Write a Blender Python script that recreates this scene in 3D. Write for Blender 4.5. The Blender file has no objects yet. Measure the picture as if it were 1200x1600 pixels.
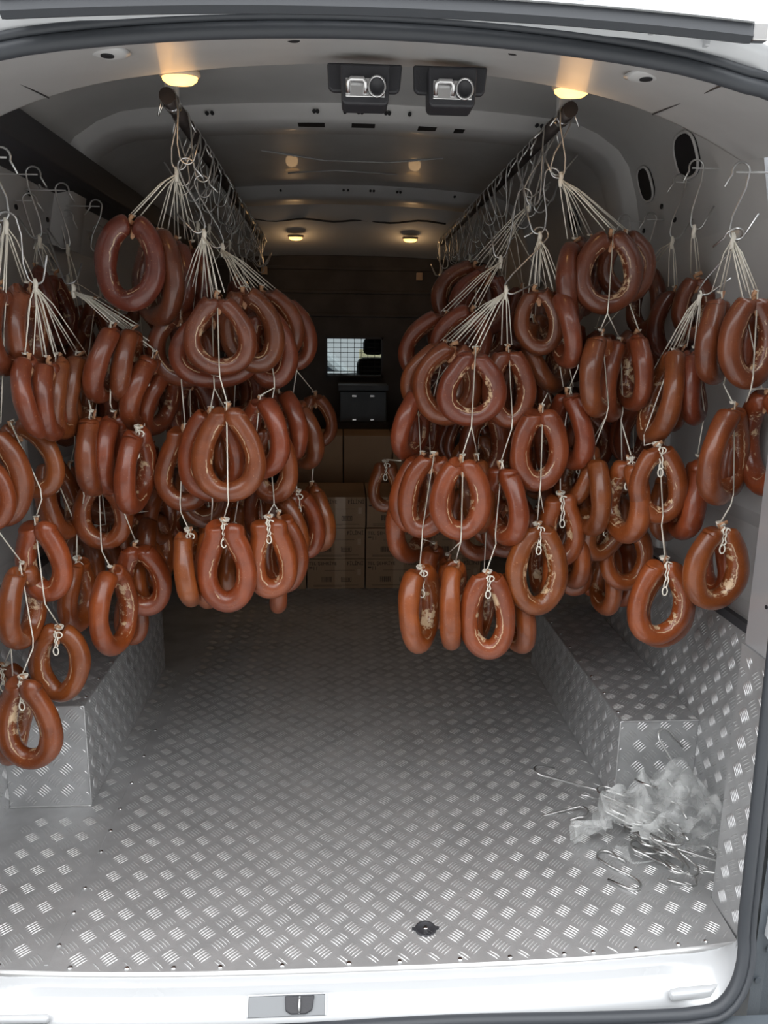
import bpy, bmesh, math, random
import numpy as np
from mathutils import Vector, Matrix
random.seed(7); rng = np.random.RandomState(7)
C = bpy.context.scene.collection
PI = math.pi
# ------------------------------------------------------------------ camera
F = 1202.0
CAM = np.array([-0.033, -1.27, 1.195])
_pitch = math.atan2(270, F); _yaw = math.atan2(70*math.cos(_pitch), F); _roll = math.radians(0.6)
FWD = np.array([math.sin(_yaw)*math.cos(_pitch), math.cos(_yaw)*math.cos(_pitch), -math.sin(_pitch)])
_r = np.cross(FWD, [0, 0, 1]); _r /= np.linalg.norm(_r); _u = np.cross(_r, FWD)
RGT = math.cos(_roll)*_r + math.sin(_roll)*_u
UPV = -math.sin(_roll)*_r + math.cos(_roll)*_u
cam_d = bpy.data.cameras.new('camera'); cam = bpy.data.objects.new('camera', cam_d); C.objects.link(cam)
cam_d.sensor_fit = 'VERTICAL'; cam_d.sensor_height = 36; cam_d.lens = F/1600*36; cam_d.clip_start = .02
_m = Matrix.Identity(4)
for i in range(3):
    _m[i][0] = RGT[i]; _m[i][1] = UPV[i]; _m[i][2] = -FWD[i]; _m[i][3] = CAM[i]
cam.matrix_world = _m
sc = bpy.context.scene; sc.camera = cam
# ------------------------------------------------------------------ sky and exposure
w = bpy.data.worlds.new('overcast_sky'); sc.world = w; w.use_nodes = True
nt_ = w.node_tree; bg = nt_.nodes['Background']; bg.inputs[1].default_value = 3.9
# plain overcast sky: brighter overhead than at the horizon, the same all the way round
_tc = nt_.nodes.new('ShaderNodeTexCoord'); _sp = nt_.nodes.new('ShaderNodeSeparateXYZ'); nt_.links.new(_tc.outputs['Generated'], _sp.inputs[0])
_rp = nt_.nodes.new('ShaderNodeValToRGB'); _rp.color_ramp.elements[0].position = 0.0; _rp.color_ramp.elements[1].position = 1.0
_rp.color_ramp.elements[0].color = (.36, .37, .385, 1); _rp.color_ramp.elements[1].color = (.98, .99, 1.0, 1)
nt_.links.new(_sp.outputs[2], _rp.inputs[0]); nt_.links.new(_rp.outputs[0], bg.inputs[0])
sc.view_settings.view_transform = 'Standard'; sc.view_settings.look = 'None'
sc.view_settings.exposure = 0.2; sc.view_settings.gamma = 1.0; sc.view_settings.use_curve_mapping = False

def at(px, py, y):
    """world point on the plane y = const seen at photo pixel (px, py)"""
    r = (px-600)*RGT/F + (800-py)*UPV/F + FWD
    return Vector(CAM + r*(y-CAM[1])/r[1])
def depth(p): return float((np.array(p)-CAM) @ FWD)
# ------------------------------------------------------------------ materials
def mat(name, col, rough=.5, metal=0., coat=0., bump=0, bscale=200, var=0, vscale=8, emit=None, es=0, spec=.5, stretch=None, col2=None, lo=.4, hi=.65):
    m = bpy.data.materials.new(name); m.use_nodes = True; nt = m.node_tree; N = nt.nodes; L = nt.links
    b = N['Principled BSDF']; b.inputs['Roughness'].default_value = rough; b.inputs['Metallic'].default_value = metal
    b.inputs['Base Color'].default_value = (*col, 1); b.inputs['Coat Weight'].default_value = coat
    b.inputs['Specular IOR Level'].default_value = spec
    tc = N.new('ShaderNodeTexCoord'); mp = N.new('ShaderNodeMapping'); L.new(tc.outputs['Object'], mp.inputs[0])
    if stretch: mp.inputs['Scale'].default_value = stretch
    if var or col2:
        n = N.new('ShaderNodeTexNoise'); n.inputs['Scale'].default_value = vscale; n.inputs['Detail'].default_value = 6
        L.new(mp.outputs[0], n.inputs[0])
        r = N.new('ShaderNodeValToRGB'); c2 = col2 or tuple(c*(1-var) for c in col)
        r.color_ramp.elements[0].position = lo; r.color_ramp.elements[1].position = hi
        r.color_ramp.elements[0].color = (*c2, 1); r.color_ramp.elements[1].color = (*col, 1)
        L.new(n.outputs[0], r.inputs[0]); L.new(r.outputs[0], b.inputs['Base Color'])
        mr = N.new('ShaderNodeMapRange'); mr.inputs[3].default_value = rough+.12; mr.inputs[4].default_value = rough-.05
        L.new(n.outputs[0], mr.inputs[0]); L.new(mr.outputs[0], b.inputs['Roughness'])
    if bump:
        n2 = N.new('ShaderNodeTexNoise'); n2.inputs['Scale'].default_value = bscale; n2.inputs['Detail'].default_value = 4
        L.new(mp.outputs[0], n2.inputs[0])
        bp = N.new('ShaderNodeBump'); bp.inputs['Strength'].default_value = bump; bp.inputs['Distance'].default_value = .002
        L.new(n2.outputs[0], bp.inputs['Height']); L.new(bp.outputs[0], b.inputs['Normal'])
    if emit:
        b.inputs['Emission Color'].default_value = (*emit, 1); b.inputs['Emission Strength'].default_value = es
    return m
M = {}
M['alu'] = mat('aluminium_plate', (.64, .645, .65), .46, .74, var=.2, vscale=9, bump=.12, bscale=260, lo=.35, hi=.6)
M['bar'] = mat('aluminium_tread', (.66, .66, .66), .38, .75)
M['paint'] = mat('grey_white_interior_paint', (.57, .57, .565), .42, coat=.08, var=.08, vscale=5)
M['paint_out'] = mat('white_body_paint', (.56, .575, .59), .22, coat=.5, var=.04, vscale=4)
M['seal'] = mat('black_rubber', (.045, .05, .058), .5, bump=.15, bscale=90)
M['dark'] = mat('dark_trim', (.045, .045, .05), .55)
M['bulk'] = mat('dark_bulkhead', (.06, .05, .045), .6, var=.3)
M['plastic'] = mat('black_plastic', (.035, .035, .04), .5, bump=.2, bscale=400)
M['steel'] = mat('bright_steel', (.72, .72, .72), .22, 1.)
M['wire'] = mat('zinc_wire', (.62, .62, .61), .3, 1.)
M['rail'] = mat('dark_steel_pipe', (.10, .085, .08), .35, .7, var=.5, vscale=14)
M['string'] = mat('cotton_twine', (.88, .83, .72), .85, bump=.5, bscale=900)
M['card'] = mat('brown_cardboard', (.42, .27, .16), .8, var=.12, vscale=3)
M['print'] = mat('dark_print_ink', (.07, .045, .035), .8)
M['tape'] = mat('packing_tape', (.47, .32, .20), .35)
M['hole'] = mat('hole_black', (.012, .012, .014), .7)
M['body'] = mat('grey_body_plastic', (.085, .10, .115), .5, bump=.2, bscale=300, var=.2)
M['asphalt'] = mat('asphalt', (.50, .495, .48), .9, bump=.6, bscale=60, var=.3, vscale=3)
M['lamp'] = mat('amber_lamp_glass', (.9, .5, .15), .3, emit=(1., .50, .14), es=3)
M['lamp_rim'] = mat('lamp_rim', (.5, .4, .3), .4)
M['added_wall'] = mat('added_wall_grey', (.30, .29, .28), .9, var=.15)
M['pocket'] = mat('dull_grey_metal', (.22, .23, .24), .5, .3)
M['cream'] = mat('cream_plaster', (.75, .66, .42), .8)
M['carpaint'] = mat('silver_car_paint', (.6, .64, .66), .25, .3)
M['glassdark'] = mat('dark_car_glass', (.03, .04, .05), .1)
M['tuft'] = mat('dried_casing', (.24, .08, .04), .5, col2=(.5, .28, .15), vscale=90, bump=.6, bscale=300)

def sausage_material():
    m = bpy.data.materials.new('sausage_casing'); m.use_nodes = True; nt = m.node_tree; N = nt.nodes; L = nt.links
    b = N['Principled BSDF']
    tc = N.new('ShaderNodeTexCoord'); oi = N.new('ShaderNodeObjectInfo')
    add = N.new('ShaderNodeVectorMath'); add.operation = 'ADD'
    sx = N.new('ShaderNodeVectorMath'); sx.operation = 'SCALE'; sx.inputs['Scale'].default_value = 17.0
    comb = N.new('ShaderNodeCombineXYZ')
    for i in range(3): L.new(oi.outputs['Random'], comb.inputs[i])
    L.new(comb.outputs[0], sx.inputs[0]); L.new(tc.outputs['Object'], add.inputs[0]); L.new(sx.outputs[0], add.inputs[1])
    def noise(scale, detail=4, rough=.5):
        n = N.new('ShaderNodeTexNoise'); n.inputs['Scale'].default_value = scale; n.inputs['Detail'].default_value = detail
        n.inputs['Roughness'].default_value = rough; L.new(add.outputs[0], n.inputs[0]); return n
    def ramp(src, p0, p1, c0=(0, 0, 0), c1=(1, 1, 1)):
        r = N.new('ShaderNodeValToRGB'); r.color_ramp.elements[0].position = p0; r.color_ramp.elements[1].position = p1
        r.color_ramp.elements[0].color = (*c0, 1); r.color_ramp.elements[1].color = (*c1, 1); L.new(src, r.inputs[0]); return r
    def mix(f, a, c, blend='MIX'):
        x = N.new('ShaderNodeMix'); x.data_type = 'RGBA'; x.blend_type = blend
        if isinstance(f, float): x.inputs[0].default_value = f
        else: L.new(f, x.inputs[0])
        for s, v in ((6, a), (7, c)):
            if isinstance(v, tuple): x.inputs[s].default_value = (*v, 1)
            else: L.new(v, x.inputs[s])
        return x.outputs[2]
    base = ramp(noise(16, 6, .6).outputs[0], .35, .68, (.72, .66, .62), (1.15, 1.15, 1.1))
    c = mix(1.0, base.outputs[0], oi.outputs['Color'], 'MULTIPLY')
    # fat specks under the casing
    sp = ramp(noise(230, 2).outputs[0], .66, .76)
    sf = N.new('ShaderNodeMath'); sf.operation = 'MULTIPLY'; sf.inputs[1].default_value = .38; L.new(sp.outputs[0], sf.inputs[0])
    c = mix(sf.outputs[0], c, (.55, .26, .13))
    # dried pale crease on the inner bend
    at_ = N.new('ShaderNodeAttribute'); at_.attribute_name = 'inner'
    wn = ramp(noise(30, 8, .75).outputs[0], .49, .60)
    mm = N.new('ShaderNodeMath'); mm.operation = 'MULTIPLY'; L.new(at_.outputs['Fac'], mm.inputs[0]); L.new(wn.outputs[0], mm.inputs[1])
    hv = N.new('ShaderNodeMath'); hv.operation = 'MULTIPLY'; L.new(mm.outputs[0], hv.inputs[0]); L.new(oi.outputs['Alpha'], hv.inputs[1])
    pc_ = ramp(hv.outputs[0], .34, .70)
    # thin crinkled line along the inner bend
    nl = noise(55, 3, .6); ln = N.new('ShaderNodeMath'); ln.operation = 'MULTIPLY_ADD'; L.new(nl.outputs[0], ln.inputs[0]); ln.inputs[1].default_value = -.55; L.new(at_.outputs['Fac'], ln.inputs[2])
    sb = N.new('ShaderNodeMath'); sb.operation = 'SUBTRACT'; L.new(ln.outputs[0], sb.inputs[0]); sb.inputs[1].default_value = .10
    ab = N.new('ShaderNodeMath'); ab.operation = 'ABSOLUTE'; L.new(sb.outputs[0], ab.inputs[0])
    lr = ramp(ab.outputs[0], .02, .085, (1, 1, 1), (0, 0, 0))
    br = ramp(noise(22, 3).outputs[0], .46, .54)
    lm = N.new('ShaderNodeMath'); lm.operation = 'MULTIPLY'; L.new(lr.outputs[0], lm.inputs[0]); L.new(br.outputs[0], lm.inputs[1])
    l2 = N.new('ShaderNodeMath'); l2.operation = 'MULTIPLY'; L.new(lm.outputs[0], l2.inputs[0]); l2.inputs[1].default_value = .75
    mc = N.new('ShaderNodeMath'); mc.operation = 'MAXIMUM'; L.new(pc_.outputs[0], mc.inputs[0]); L.new(l2.outputs[0], mc.inputs[1])
    c = mix(mc.outputs[0], c, (.70, .50, .31))
    L.new(c, b.inputs['Base Color'])
    rr = N.new('ShaderNodeMapRange'); rr.inputs[3].default_value = .30; rr.inputs[4].default_value = .50
    L.new(noise(60, 4).outputs[0], rr.inputs[0]); L.new(rr.outputs[0], b.inputs['Roughness'])
    b.inputs['Specular IOR Level'].default_value = .35; b.inputs['Coat Weight'].default_value = .7; b.inputs['Coat Roughness'].default_value = .16
    b.inputs['Subsurface Weight'].default_value = 0.0
    # fine rings across the casing, from the mesh uv (u runs along the sausage)
    mp = N.new('ShaderNodeMapping'); mp.inputs['Scale'].default_value = (110, 5, 1); L.new(tc.outputs['UV'], mp.inputs[0])
    wn2 = N.new('ShaderNodeTexNoise'); wn2.inputs['Scale'].default_value = 1.0; wn2.inputs['Detail'].default_value = 5; L.new(mp.outputs[0], wn2.inputs[0])
    ad2 = N.new('ShaderNodeMath'); ad2.operation = 'MULTIPLY_ADD'; L.new(mc.outputs[0], ad2.inputs[0]); ad2.inputs[1].default_value = -.8; L.new(wn2.outputs[0], ad2.inputs[2])
    bp = N.new('ShaderNodeBump'); bp.inputs['Strength'].default_value = .35; bp.inputs['Distance'].default_value = .0022
    L.new(ad2.outputs[0], bp.inputs['Height']); L.new(bp.outputs[0], b.inputs['Normal'])
    return m
M['sausage'] = sausage_material()

def plastic_film():
    m = bpy.data.materials.new('clear_plastic_film'); m.use_nodes = True; nt = m.node_tree; N = nt.nodes; L = nt.links
    b = N['Principled BSDF']; b.inputs['Base Color'].default_value = (.85, .87, .86, 1); b.inputs['Roughness'].default_value = .10
    b.inputs['Coat Weight'].default_value = .6
    tr = N.new('ShaderNodeBsdfTransparent'); mx = N.new('ShaderNodeMixShader'); out = N['Material Output']
    n = N.new('ShaderNodeTexNoise'); n.inputs['Scale'].default_value = 25; n.inputs['Detail'].default_value = 5
    tc = N.new('ShaderNodeTexCoord'); L.new(tc.outputs['Object'], n.inputs[0])
    mr = N.new('ShaderNodeMapRange'); mr.inputs[1].default_value = .3; mr.inputs[2].default_value = .75
    mr.inputs[3].default_value = .10; mr.inputs[4].default_value = .50
    n3 = N.new('ShaderNodeTexNoise'); n3.inputs['Scale'].default_value = 38; n3.inputs['Detail'].default_value = 3; n3.inputs['Distortion'].default_value = 1.5; L.new(tc.outputs['Object'], n3.inputs[0])
    bp = N.new('ShaderNodeBump'); bp.inputs['Strength'].default_value = .55; bp.inputs['Distance'].default_value = .006; L.new(n3.outputs[0], bp.inputs['Height']); L.new(bp.outputs[0], b.inputs['Normal']); L.new(n.outputs[0], mr.inputs[0])
    L.new(mr.outputs[0], mx.inputs[0]); L.new(tr.outputs[0], mx.inputs[1]); L.new(b.outputs[0], mx.inputs[2]); L.new(mx.outputs[0], out.inputs[0])
    return m
M['film'] = plastic_film()
M['glass'] = mat('tinted_window_glass', (.5, .55, .55), .05); 
def _glass():
    nt = M['glass'].node_tree; N = nt.nodes; L = nt.links; tr = N.new('ShaderNodeBsdfTransparent'); mx = N.new('ShaderNodeMixShader')
    mx.inputs[0].default_value = .10; tr.inputs[0].default_value = (.24, .27, .27, 1); L.new(tr.outputs[0], mx.inputs[1]); L.new(N['Principled BSDF'].outputs[0], mx.inputs[2]); L.new(mx.outputs[0], N['Material Output'].inputs[0])
_glass()
# ------------------------------------------------------------------ helpers
def tag(o, label=None, cat=None, group=None, kind=None):
    if label: o['label'] = label
    if cat: o['category'] = cat
    if group: o['group'] = group
    if kind: o['kind'] = kind
    return o
def empty(name, loc, parent=None):
    o = bpy.data.objects.new(name, None); C.objects.link(o); o.location = loc; o.empty_display_size = .05
    if parent: o.parent = parent
    return o
def mesh_obj(name, V, Fc, m, parent=None, smooth=False, loc=None):
    me = bpy.data.meshes.new(name); me.from_pydata([tuple(v) for v in V], [], [tuple(f) for f in Fc])
    me.materials.append(M[m]); 
    if smooth: me.shade_smooth()
    me.update(); o = bpy.data.objects.new(name, me); C.objects.link(o)
    if loc is not None: o.location = loc
    if parent:
        o.parent = parent
    return o
class MB:
    def __init__(s): s.V = []; s.F = []
    def box(s, x0, x1, y0, y1, z0, z1):
        n = len(s.V)
        s.V += [(x, y, z) for z in (z0, z1) for y in (y0, y1) for x in (x0, x1)]
        s.F += [(n, n+2, n+3, n+1), (n+4, n+5, n+7, n+6), (n, n+1, n+5, n+4), (n+2, n+6, n+7, n+3), (n, n+4, n+6, n+2), (n+1, n+3, n+7, n+5)]
        return s
    def quad(s, a, b, c, d): n = len(s.V); s.V += [a, b, c, d]; s.F.append((n, n+1, n+2, n+3)); return s
    def prism(s, poly, axis, a0, a1):
        """closed polygon swept along an axis"""
        n = len(s.V); k = len(poly)
        for a in (a0, a1):
            for p, q in poly:
                s.V.append({'x': (a, p, q), 'y': (p, a, q), 'z': (p, q, a)}[axis])
        s.F += [tuple(range(n, n+k)), tuple(range(n+2*k-1, n+k-1, -1))]
        for i in range(k): j = (i+1) % k; s.F.append((n+i, n+k+i, n+k+j, n+j))
        return s
    def tube(s, pts, r, k=6, closed=False, flat=1.0):
        pts = [Vector(p) for p in pts]; n0 = len(s.V); n = len(pts); prev = None
        for i, p in enumerate(pts):
            a = pts[i-1] if (i > 0 or closed) else pts[i]; b = pts[(i+1) % n] if (i < n-1 or closed) else pts[i]
            t = (b-a)
            t = t.normalized() if t.length > 1e-9 else Vector((0, 0, 1))
            if prev is None:
                u = t.cross(Vector((0, 1, 0)))
                if u.length < .1: u = t.cross(Vector((1, 0, 0)))
            else: u = prev - t*prev.dot(t)
            u.normalize(); prev = u; v = t.cross(u)
            rr = r[i] if hasattr(r, '__len__') else r
            for j in range(k):
                a_ = 2*PI*j/k; s.V.append(tuple(p + u*(math.cos(a_)*rr) + v*(math.sin(a_)*rr*flat)))
        m_ = n if closed else n-1
        for i in range(m_):
            i2 = (i+1) % n
            for j in range(k):
                j2 = (j+1) % k; s.F.append((n0+i*k+j, n0+i*k+j2, n0+i2*k+j2, n0+i2*k+j))
        if not closed:
            s.F.append(tuple(n0+j for j in reversed(range(k)))); s.F.append(tuple(n0+(n-1)*k+j for j in range(k)))
        return s
    def lathe(s, prof, cx=0, cy=0, cz=0, k=20, axis='z', sx=1, sy=1):
        n0 = len(s.V)
        for r, h in prof:
            for j in range(k):
                a = 2*PI*j/k; p, q = math.cos(a)*r*sx, math.sin(a)*r*sy
                s.V.append({'z': (cx+p, cy+q, cz+h), 'y': (cx+p, cy+h, cz+q), 'x': (cx+h, cy+p, cz+q)}[axis])
        for i in range(len(prof)-1):
            for j in range(k): j2 = (j+1) % k; s.F.append((n0+i*k+j, n0+i*k+j2, n0+(i+1)*k+j2, n0+(i+1)*k+j))
        s.F.append(tuple(n0+j for j in reversed(range(k)))); e = n0+(len(prof)-1)*k; s.F.append(tuple(e+j for j in range(k)))
        return s
    def grid(s, rows):
        n0 = len(s.V); k = len(rows[0])
        for r in rows: s.V += [tuple(p) for p in r]
        for i in range(len(rows)-1):
            for j in range(k-1): a = n0+i*k+j; s.F.append((a, a+1, a+k+1, a+k))
        return s
    def build(s, name, m, parent=None, smooth=False, loc=None, bevel=0):
        if loc is not None: V = [Vector(v)-Vector(loc) for v in s.V]
        else: V = s.V
        o = mesh_obj(name, V, s.F, m, parent, smooth, loc)
        bm = bmesh.new(); bm.from_mesh(o.data); bmesh.ops.recalc_face_normals(bm, faces=bm.faces); bm.to_mesh(o.data); bm.free()
        if smooth: o.data.shade_smooth()
        if bevel:
            b = o.modifiers.new('bevel', 'BEVEL'); b.width = bevel; b.segments = 2; b.limit_method = 'ANGLE'
        return o
def arc_pts(cx, cz, r, a0, a1, n, y=0): return [Vector((cx+r*math.cos(math.radians(a)), y, cz+r*math.sin(math.radians(a)))) for a in np.linspace(a0, a1, n)]

# ---- checker plate: five-bar tread pattern as real low ridges -------------------------------
def tread(name, parent, O, U, Vd, u0, u1, v0, v1, keep=None, pitch=.06, phase=(0, 0), m='bar', hgt=.0024):
    """bars on the plane O + u*U + v*Vd, normal U x Vd"""
    O, U, Vd = np.array(O, float), np.array(U, float), np.array(Vd, float); Nn = np.cross(U, Vd)
    bars = []
    for i in range(int((u1-u0)/pitch)+3):
        for j in range(int((v1-v0)/pitch)+3):
            for ty in (0, 1):
                cu = u0+phase[0]+(i-.5*ty)*pitch; cv = v0+phase[1]+(j-.5*ty)*pitch
                d = np.array([1, -1])/math.sqrt(2) if ty == 0 else np.array([1, 1])/math.sqrt(2); e = np.array([-d[1], d[0]])
                for k in range(-2, 3):
                    c = np.array([cu, cv]) + e*k*.0069
                    L = .0170 - .0006*abs(k)
                    if not (u0+.004 < c[0] < u1-.004 and v0+.004 < c[1] < v1-.004): continue
                    if min(c[0]-u0, u1-c[0], c[1]-v0, v1-c[1]) < .012: L *= .5
                    if keep and not keep(c[0], c[1]): continue
                    bars.append((c, d, e, L))
    V = []; Fc = []
    for c, d, e, L in bars:
        n = len(V); bow = .0018; wd = .00155
        def P(a, b, h): q = c + d*a + e*(b + bow*(1-(a/L)**2)); return O + U*q[0] + Vd*q[1] + Nn*h
        V += [P(-L, 0, 0), P(-.5*L, -wd, 0), P(-.5*L, 0, hgt), P(-.5*L, wd, 0), P(.5*L, -wd, 0), P(.5*L, 0, hgt), P(.5*L, wd, 0), P(L, 0, 0)]
        Fc += [(n, n+1, n+2), (n, n+2, n+3), (n+1, n+4, n+5, n+2), (n+2, n+5, n+6, n+3), (n+4, n+7, n+5), (n+5, n+7, n+6)]
    if parent is not None and any(parent.location): V = [np.array(v)-np.array(parent.location) for v in V]
    o = mesh_obj(name, V, Fc, m, parent, True); tag(o, kind='stuff'); return o
_rivet = MB().lathe([(.0055, 0), (.005, .0018), (.003, .003), (.0005, .0034)], k=10)
def rivet_row(pts, parent, name='rivet'):
    first = None
    for p in pts:
        if first is None: o = _rivet.__class__(); o.V = list(_rivet.V); o.F = list(_rivet.F); o = o.build(name, 'steel', parent, True); first = o
        else: o = first.copy(); C.objects.link(o); o.parent = parent
        o.location = Vector(p) - (parent.location if parent else Vector((0, 0, 0)))

# ================================================================== the setting
def arch(x): return 1.652 - .155*x*x - .10*max(0, abs(x)-.45)**2*4        # underside edge of the rear header
FLX = .90
def edge_y(x): return .03*(abs(x)/.75)**3
# floor: thin plate with a gently bowed rear edge, cut back round the rear pillars
rows = []
xs = np.linspace(-.775, .775, 32)
ring = [(x, edge_y(x)) for x in xs] + [(.78, .16), (.90, .16), (.90, 3.35), (-.90, 3.35), (-.90, .16), (-.78, .16)]
floor = MB().prism(ring, 'z', -.012, 0).build('floor', 'alu'); tag(floor, kind='structure')
def keep_floor(x, y):
    if abs(x) > .765 and y < .17: return False
    if abs(x) > .675 and .505 < y < 1.42: return False
    if abs(x+.606) < .013: return False
    return y > edge_y(x)+.012
tread('tread_bars', floor, (0, 0, 0), (1, 0, 0), (0, 1, 0), -.60, .89, 0, 2.45, keep_floor, phase=(.02, .012))
tread('tread_bars', floor, (0, 0, 0), (1, 0, 0), (0, 1, 0), -.83, -.61, 0, 1.4, keep_floor, phase=(.012, .04))
MB().prism([(-.612, .03), (-.604, .03), (-.628, 1.4), (-.636, 1.4)], 'z', 0, .0012).build('plate_seam', 'alu', floor)
rivet_row([(-.600-.018*y/1.4, y, 0) for y in (.08, .17, .245, .37, .45, .54, .66, .8, .95)], floor)
rivet_row([(x, edge_y(x)+.009, 0) for x in (-.70, -.56, -.45, -.36, -.27, -.15, -.02, .08, .2, .3, .41, .47, .56, .65, .71)], floor)
# folded rear lip of the plate
rows = [[(x, edge_y(x)-.001, .001), (x, edge_y(x)-.007, -.001), (x, edge_y(x)-.008, -.008)] for x in xs]
MB().grid(rows).build('plate_lip', 'bar', floor, True)
# round tie-down plug in the floor
t = tag(empty('floor_plug', (.14, .092, .0)), 'dark round plug set into the floor plate near the rear edge', 'plug')
MB().lathe([(.022, 0), (.022, .002), (.018, .0032), (.017, .0022), (.0005, .0022)], k=24).build('rim', 'plastic', t, True)
MB().box(-.028, -.020, -.004, .004, 0, .0024).build('tab', 'plastic', t); MB().box(.020, .028, -.003, .005, 0, .0024).build('tab', 'plastic', t)
MB().lathe([(.005, 0), (.005, .0038), (.0005, .004)], 0, .001, 0, k=12).build('screw', 'steel', t, True)

# sill in white body paint: profile swept along x
prof = [(-.002, -.005), (-.026, -.006), (-.029, -.009), (-.030, -.026), (-.036, -.030), (-.062, -.048), (-.068, -.055), (-.070, -.085)]
def sill_row(x):
    k = min(1, max(0, (abs(x)-.60)/.07)); u_ = min(1, max(0, (abs(x)-.66)/.088)); s_ = math.sqrt(max(0, 1-u_*u_))
    end = (-.028-.050*s_, .07-.126*s_-.004); e0 = (edge_y(x)-.002, -.005); out = []
    for i, p in enumerate(prof):
        f_ = i/(len(prof)-1); a_ = (edge_y(x)+p[0], p[1]); b_ = (e0[0]+(end[0]-e0[0])*f_, e0[1]+(end[1]-e0[1])*f_)
        out.append((x, a_[0]*(1-k)+b_[0]*k, a_[1]*(1-k)+b_[1]*k))
    return out
sill = MB().grid([sill_row(x) for x in np.linspace(-.755, .755, 110)]).build('trim_1', 'paint_out', None, True); tag(sill, kind='structure')
# raised pads at the two sill corners
for s in (1,):
    MB().prism([(s*.60, -.062), (s*.68, -.056), (s*.71, -.036), (s*.69, -.040), (s*.62, -.044), (s*.60, -.048)], 'z', -.048, -.030).build('corner_pad', 'paint_out', sill, True, bevel=.006)
MB().prism([(-.74, -.044), (-.575, -.048), (-.575, -.060), (-.74, -.054)], 'z', -.048, -.033).build('corner_pad', 'paint_out', sill, True, bevel=.005)
# latch pocket in the sill with the striker
lp = at(448, 1571, -.052)
t = tag(empty('sill_latch', (lp.x, -.0515, -.0365)), 'small steel latch recessed in the middle of the white rear sill', 'latch')
t.rotation_euler = (math.radians(42), 0, 0)
MB().box(-.072, .072, -.015, .019, -.0005, .0015).build('pocket', 'pocket', t, bevel=.001)
MB().prism([(-.004, .018), (.052, .018), (.048, -.006), (.036, -.012), (.008, -.012), (-.002, -.006)], 'z', .001, .006).build('latch_block', 'plastic', t, bevel=.002)
MB().tube([(.024, .016, .005), (.024, .012, .009), (.024, -.006, .009), (.024, -.010, .005)], .0022, 8).build('striker', 'steel', t, True)
MB().box(-.074, .074, .019, .022, -.001, .003).box(-.075, -.072, -.015, .020, -.001, .003).box(.072, .075, -.015, .020, -.001, .003).build('pocket_edge', 'paint_out', t, bevel=.001)

# rubber door seal around the opening
def seal_path(off=0):
    p = []
    for x in np.linspace(-.60, .60, 25): p.append((x, .03-.02*(abs(x)/.7)**2, arch(x)+off))
    e = arch(.60)+off
    for a in np.linspace(80, 0, 7): p.append((.60+.15*math.cos(math.radians(a)), .02, e-.16+.16*math.sin(math.radians(a))))
    for z in np.linspace(e-.3, .12, 9): p.append((.737+.012*(1-z/1.5)+off*.8, -.008-.02*(1-z), z))
    for a in np.linspace(0, 90, 9):
        c, s_ = math.cos(math.radians(a)), math.sin(math.radians(a))
        p.append((.661+.088*c+off*c*.8, -.028-.050*s_-off*s_*.4, .07-.126*s_-off*s_*.5))
    half = p[25:]
    for x in np.linspace(.62, -.62, 20): p.append((x, -.079-off*.5+.003*math.sin(x*9), -.058-off*.5))
    for q in reversed(half): p.append((-q[0], q[1], q[2]))
    return p
seal = MB().tube(seal_path(), .0125, 8, closed=True).build('door_seal', 'seal', None, True)
tag(seal, 'black rubber door seal running all round the rear opening', 'seal')
MB().tube([(q[0], q[1]-.006, q[2]) for q in seal_path(.017)], .0075, 6, closed=True).build('outer_lip', 'seal', seal, True)

# header over the opening: light strip rising inwards, with step up to the roof
XS = np.linspace(-.80, .80, 41)
def roofz(x): return 1.865 - .05*(x/.8)**2 - .9*max(0, abs(x)-.62)**2*2
def head_in(x): return arch(x)+.075-.012*(abs(x)/.8)
hd = MB().grid([[(x, .03, arch(x)+.0), (x, .06, arch(x)+.012), (x, .40, head_in(x)-.004), (x, .425, head_in(x)+.004), (x, .43, head_in(x)+.03), (x, .46, roofz(x)-.006), (x, .47, roofz(x)+.002)] for x in XS]).build('trim_2', 'paint', None, True)
tag(hd, kind='structure')
# round pressed domes with oval holes, and rubber plugs in the header
for px, py in ((170, 100), (1007, 130)):
    p = at(px, py, .16); p.z = arch(p.x)+.012+(.16-.06)*.19-.002
    MB().lathe([(.036, .0), (.026, -.005), (.012, -.008), (.0005, -.008)], p.x, p.y, p.z, 24).build('pressed_dome', 'paint', hd, True)
    MB().lathe([(.011, .0), (.011, -.0100), (.0005, -.0100)], p.x, p.y-.006, p.z, 20, sy=.8).build('oval_hole', 'hole', hd)
for px, py in ((459, 99), (803, 111)):
    p = at(px, py, .16); p.z = arch(p.x)+.012+(.16-.06)*.19
    MB().lathe([(.011, .002), (.011, -.002), (.0005, -.003)], p.x, p.y, p.z, 20).build('hole_plug', 'hole', hd)
for x, y in ((-.50, .2), (.60, .25), (-.42, .24), (.52, .28), (-.56, .22)):
    MB().lathe([(.003, .004), (.003, -.002), (.0005, -.002)], x, y, arch(x)+.012+(y-.06)*.19-.002, 8).build('pin_hole', 'hole', hd)
for s in (-1, 1): MB().tube([(s*.585, .07, arch(.585)+.011), (s*.60, .2, arch(.60)+.036), (s*.60, .40, head_in(.60)-.007)], .0016, 5).build('panel_joint', 'plastic', hd)
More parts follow.
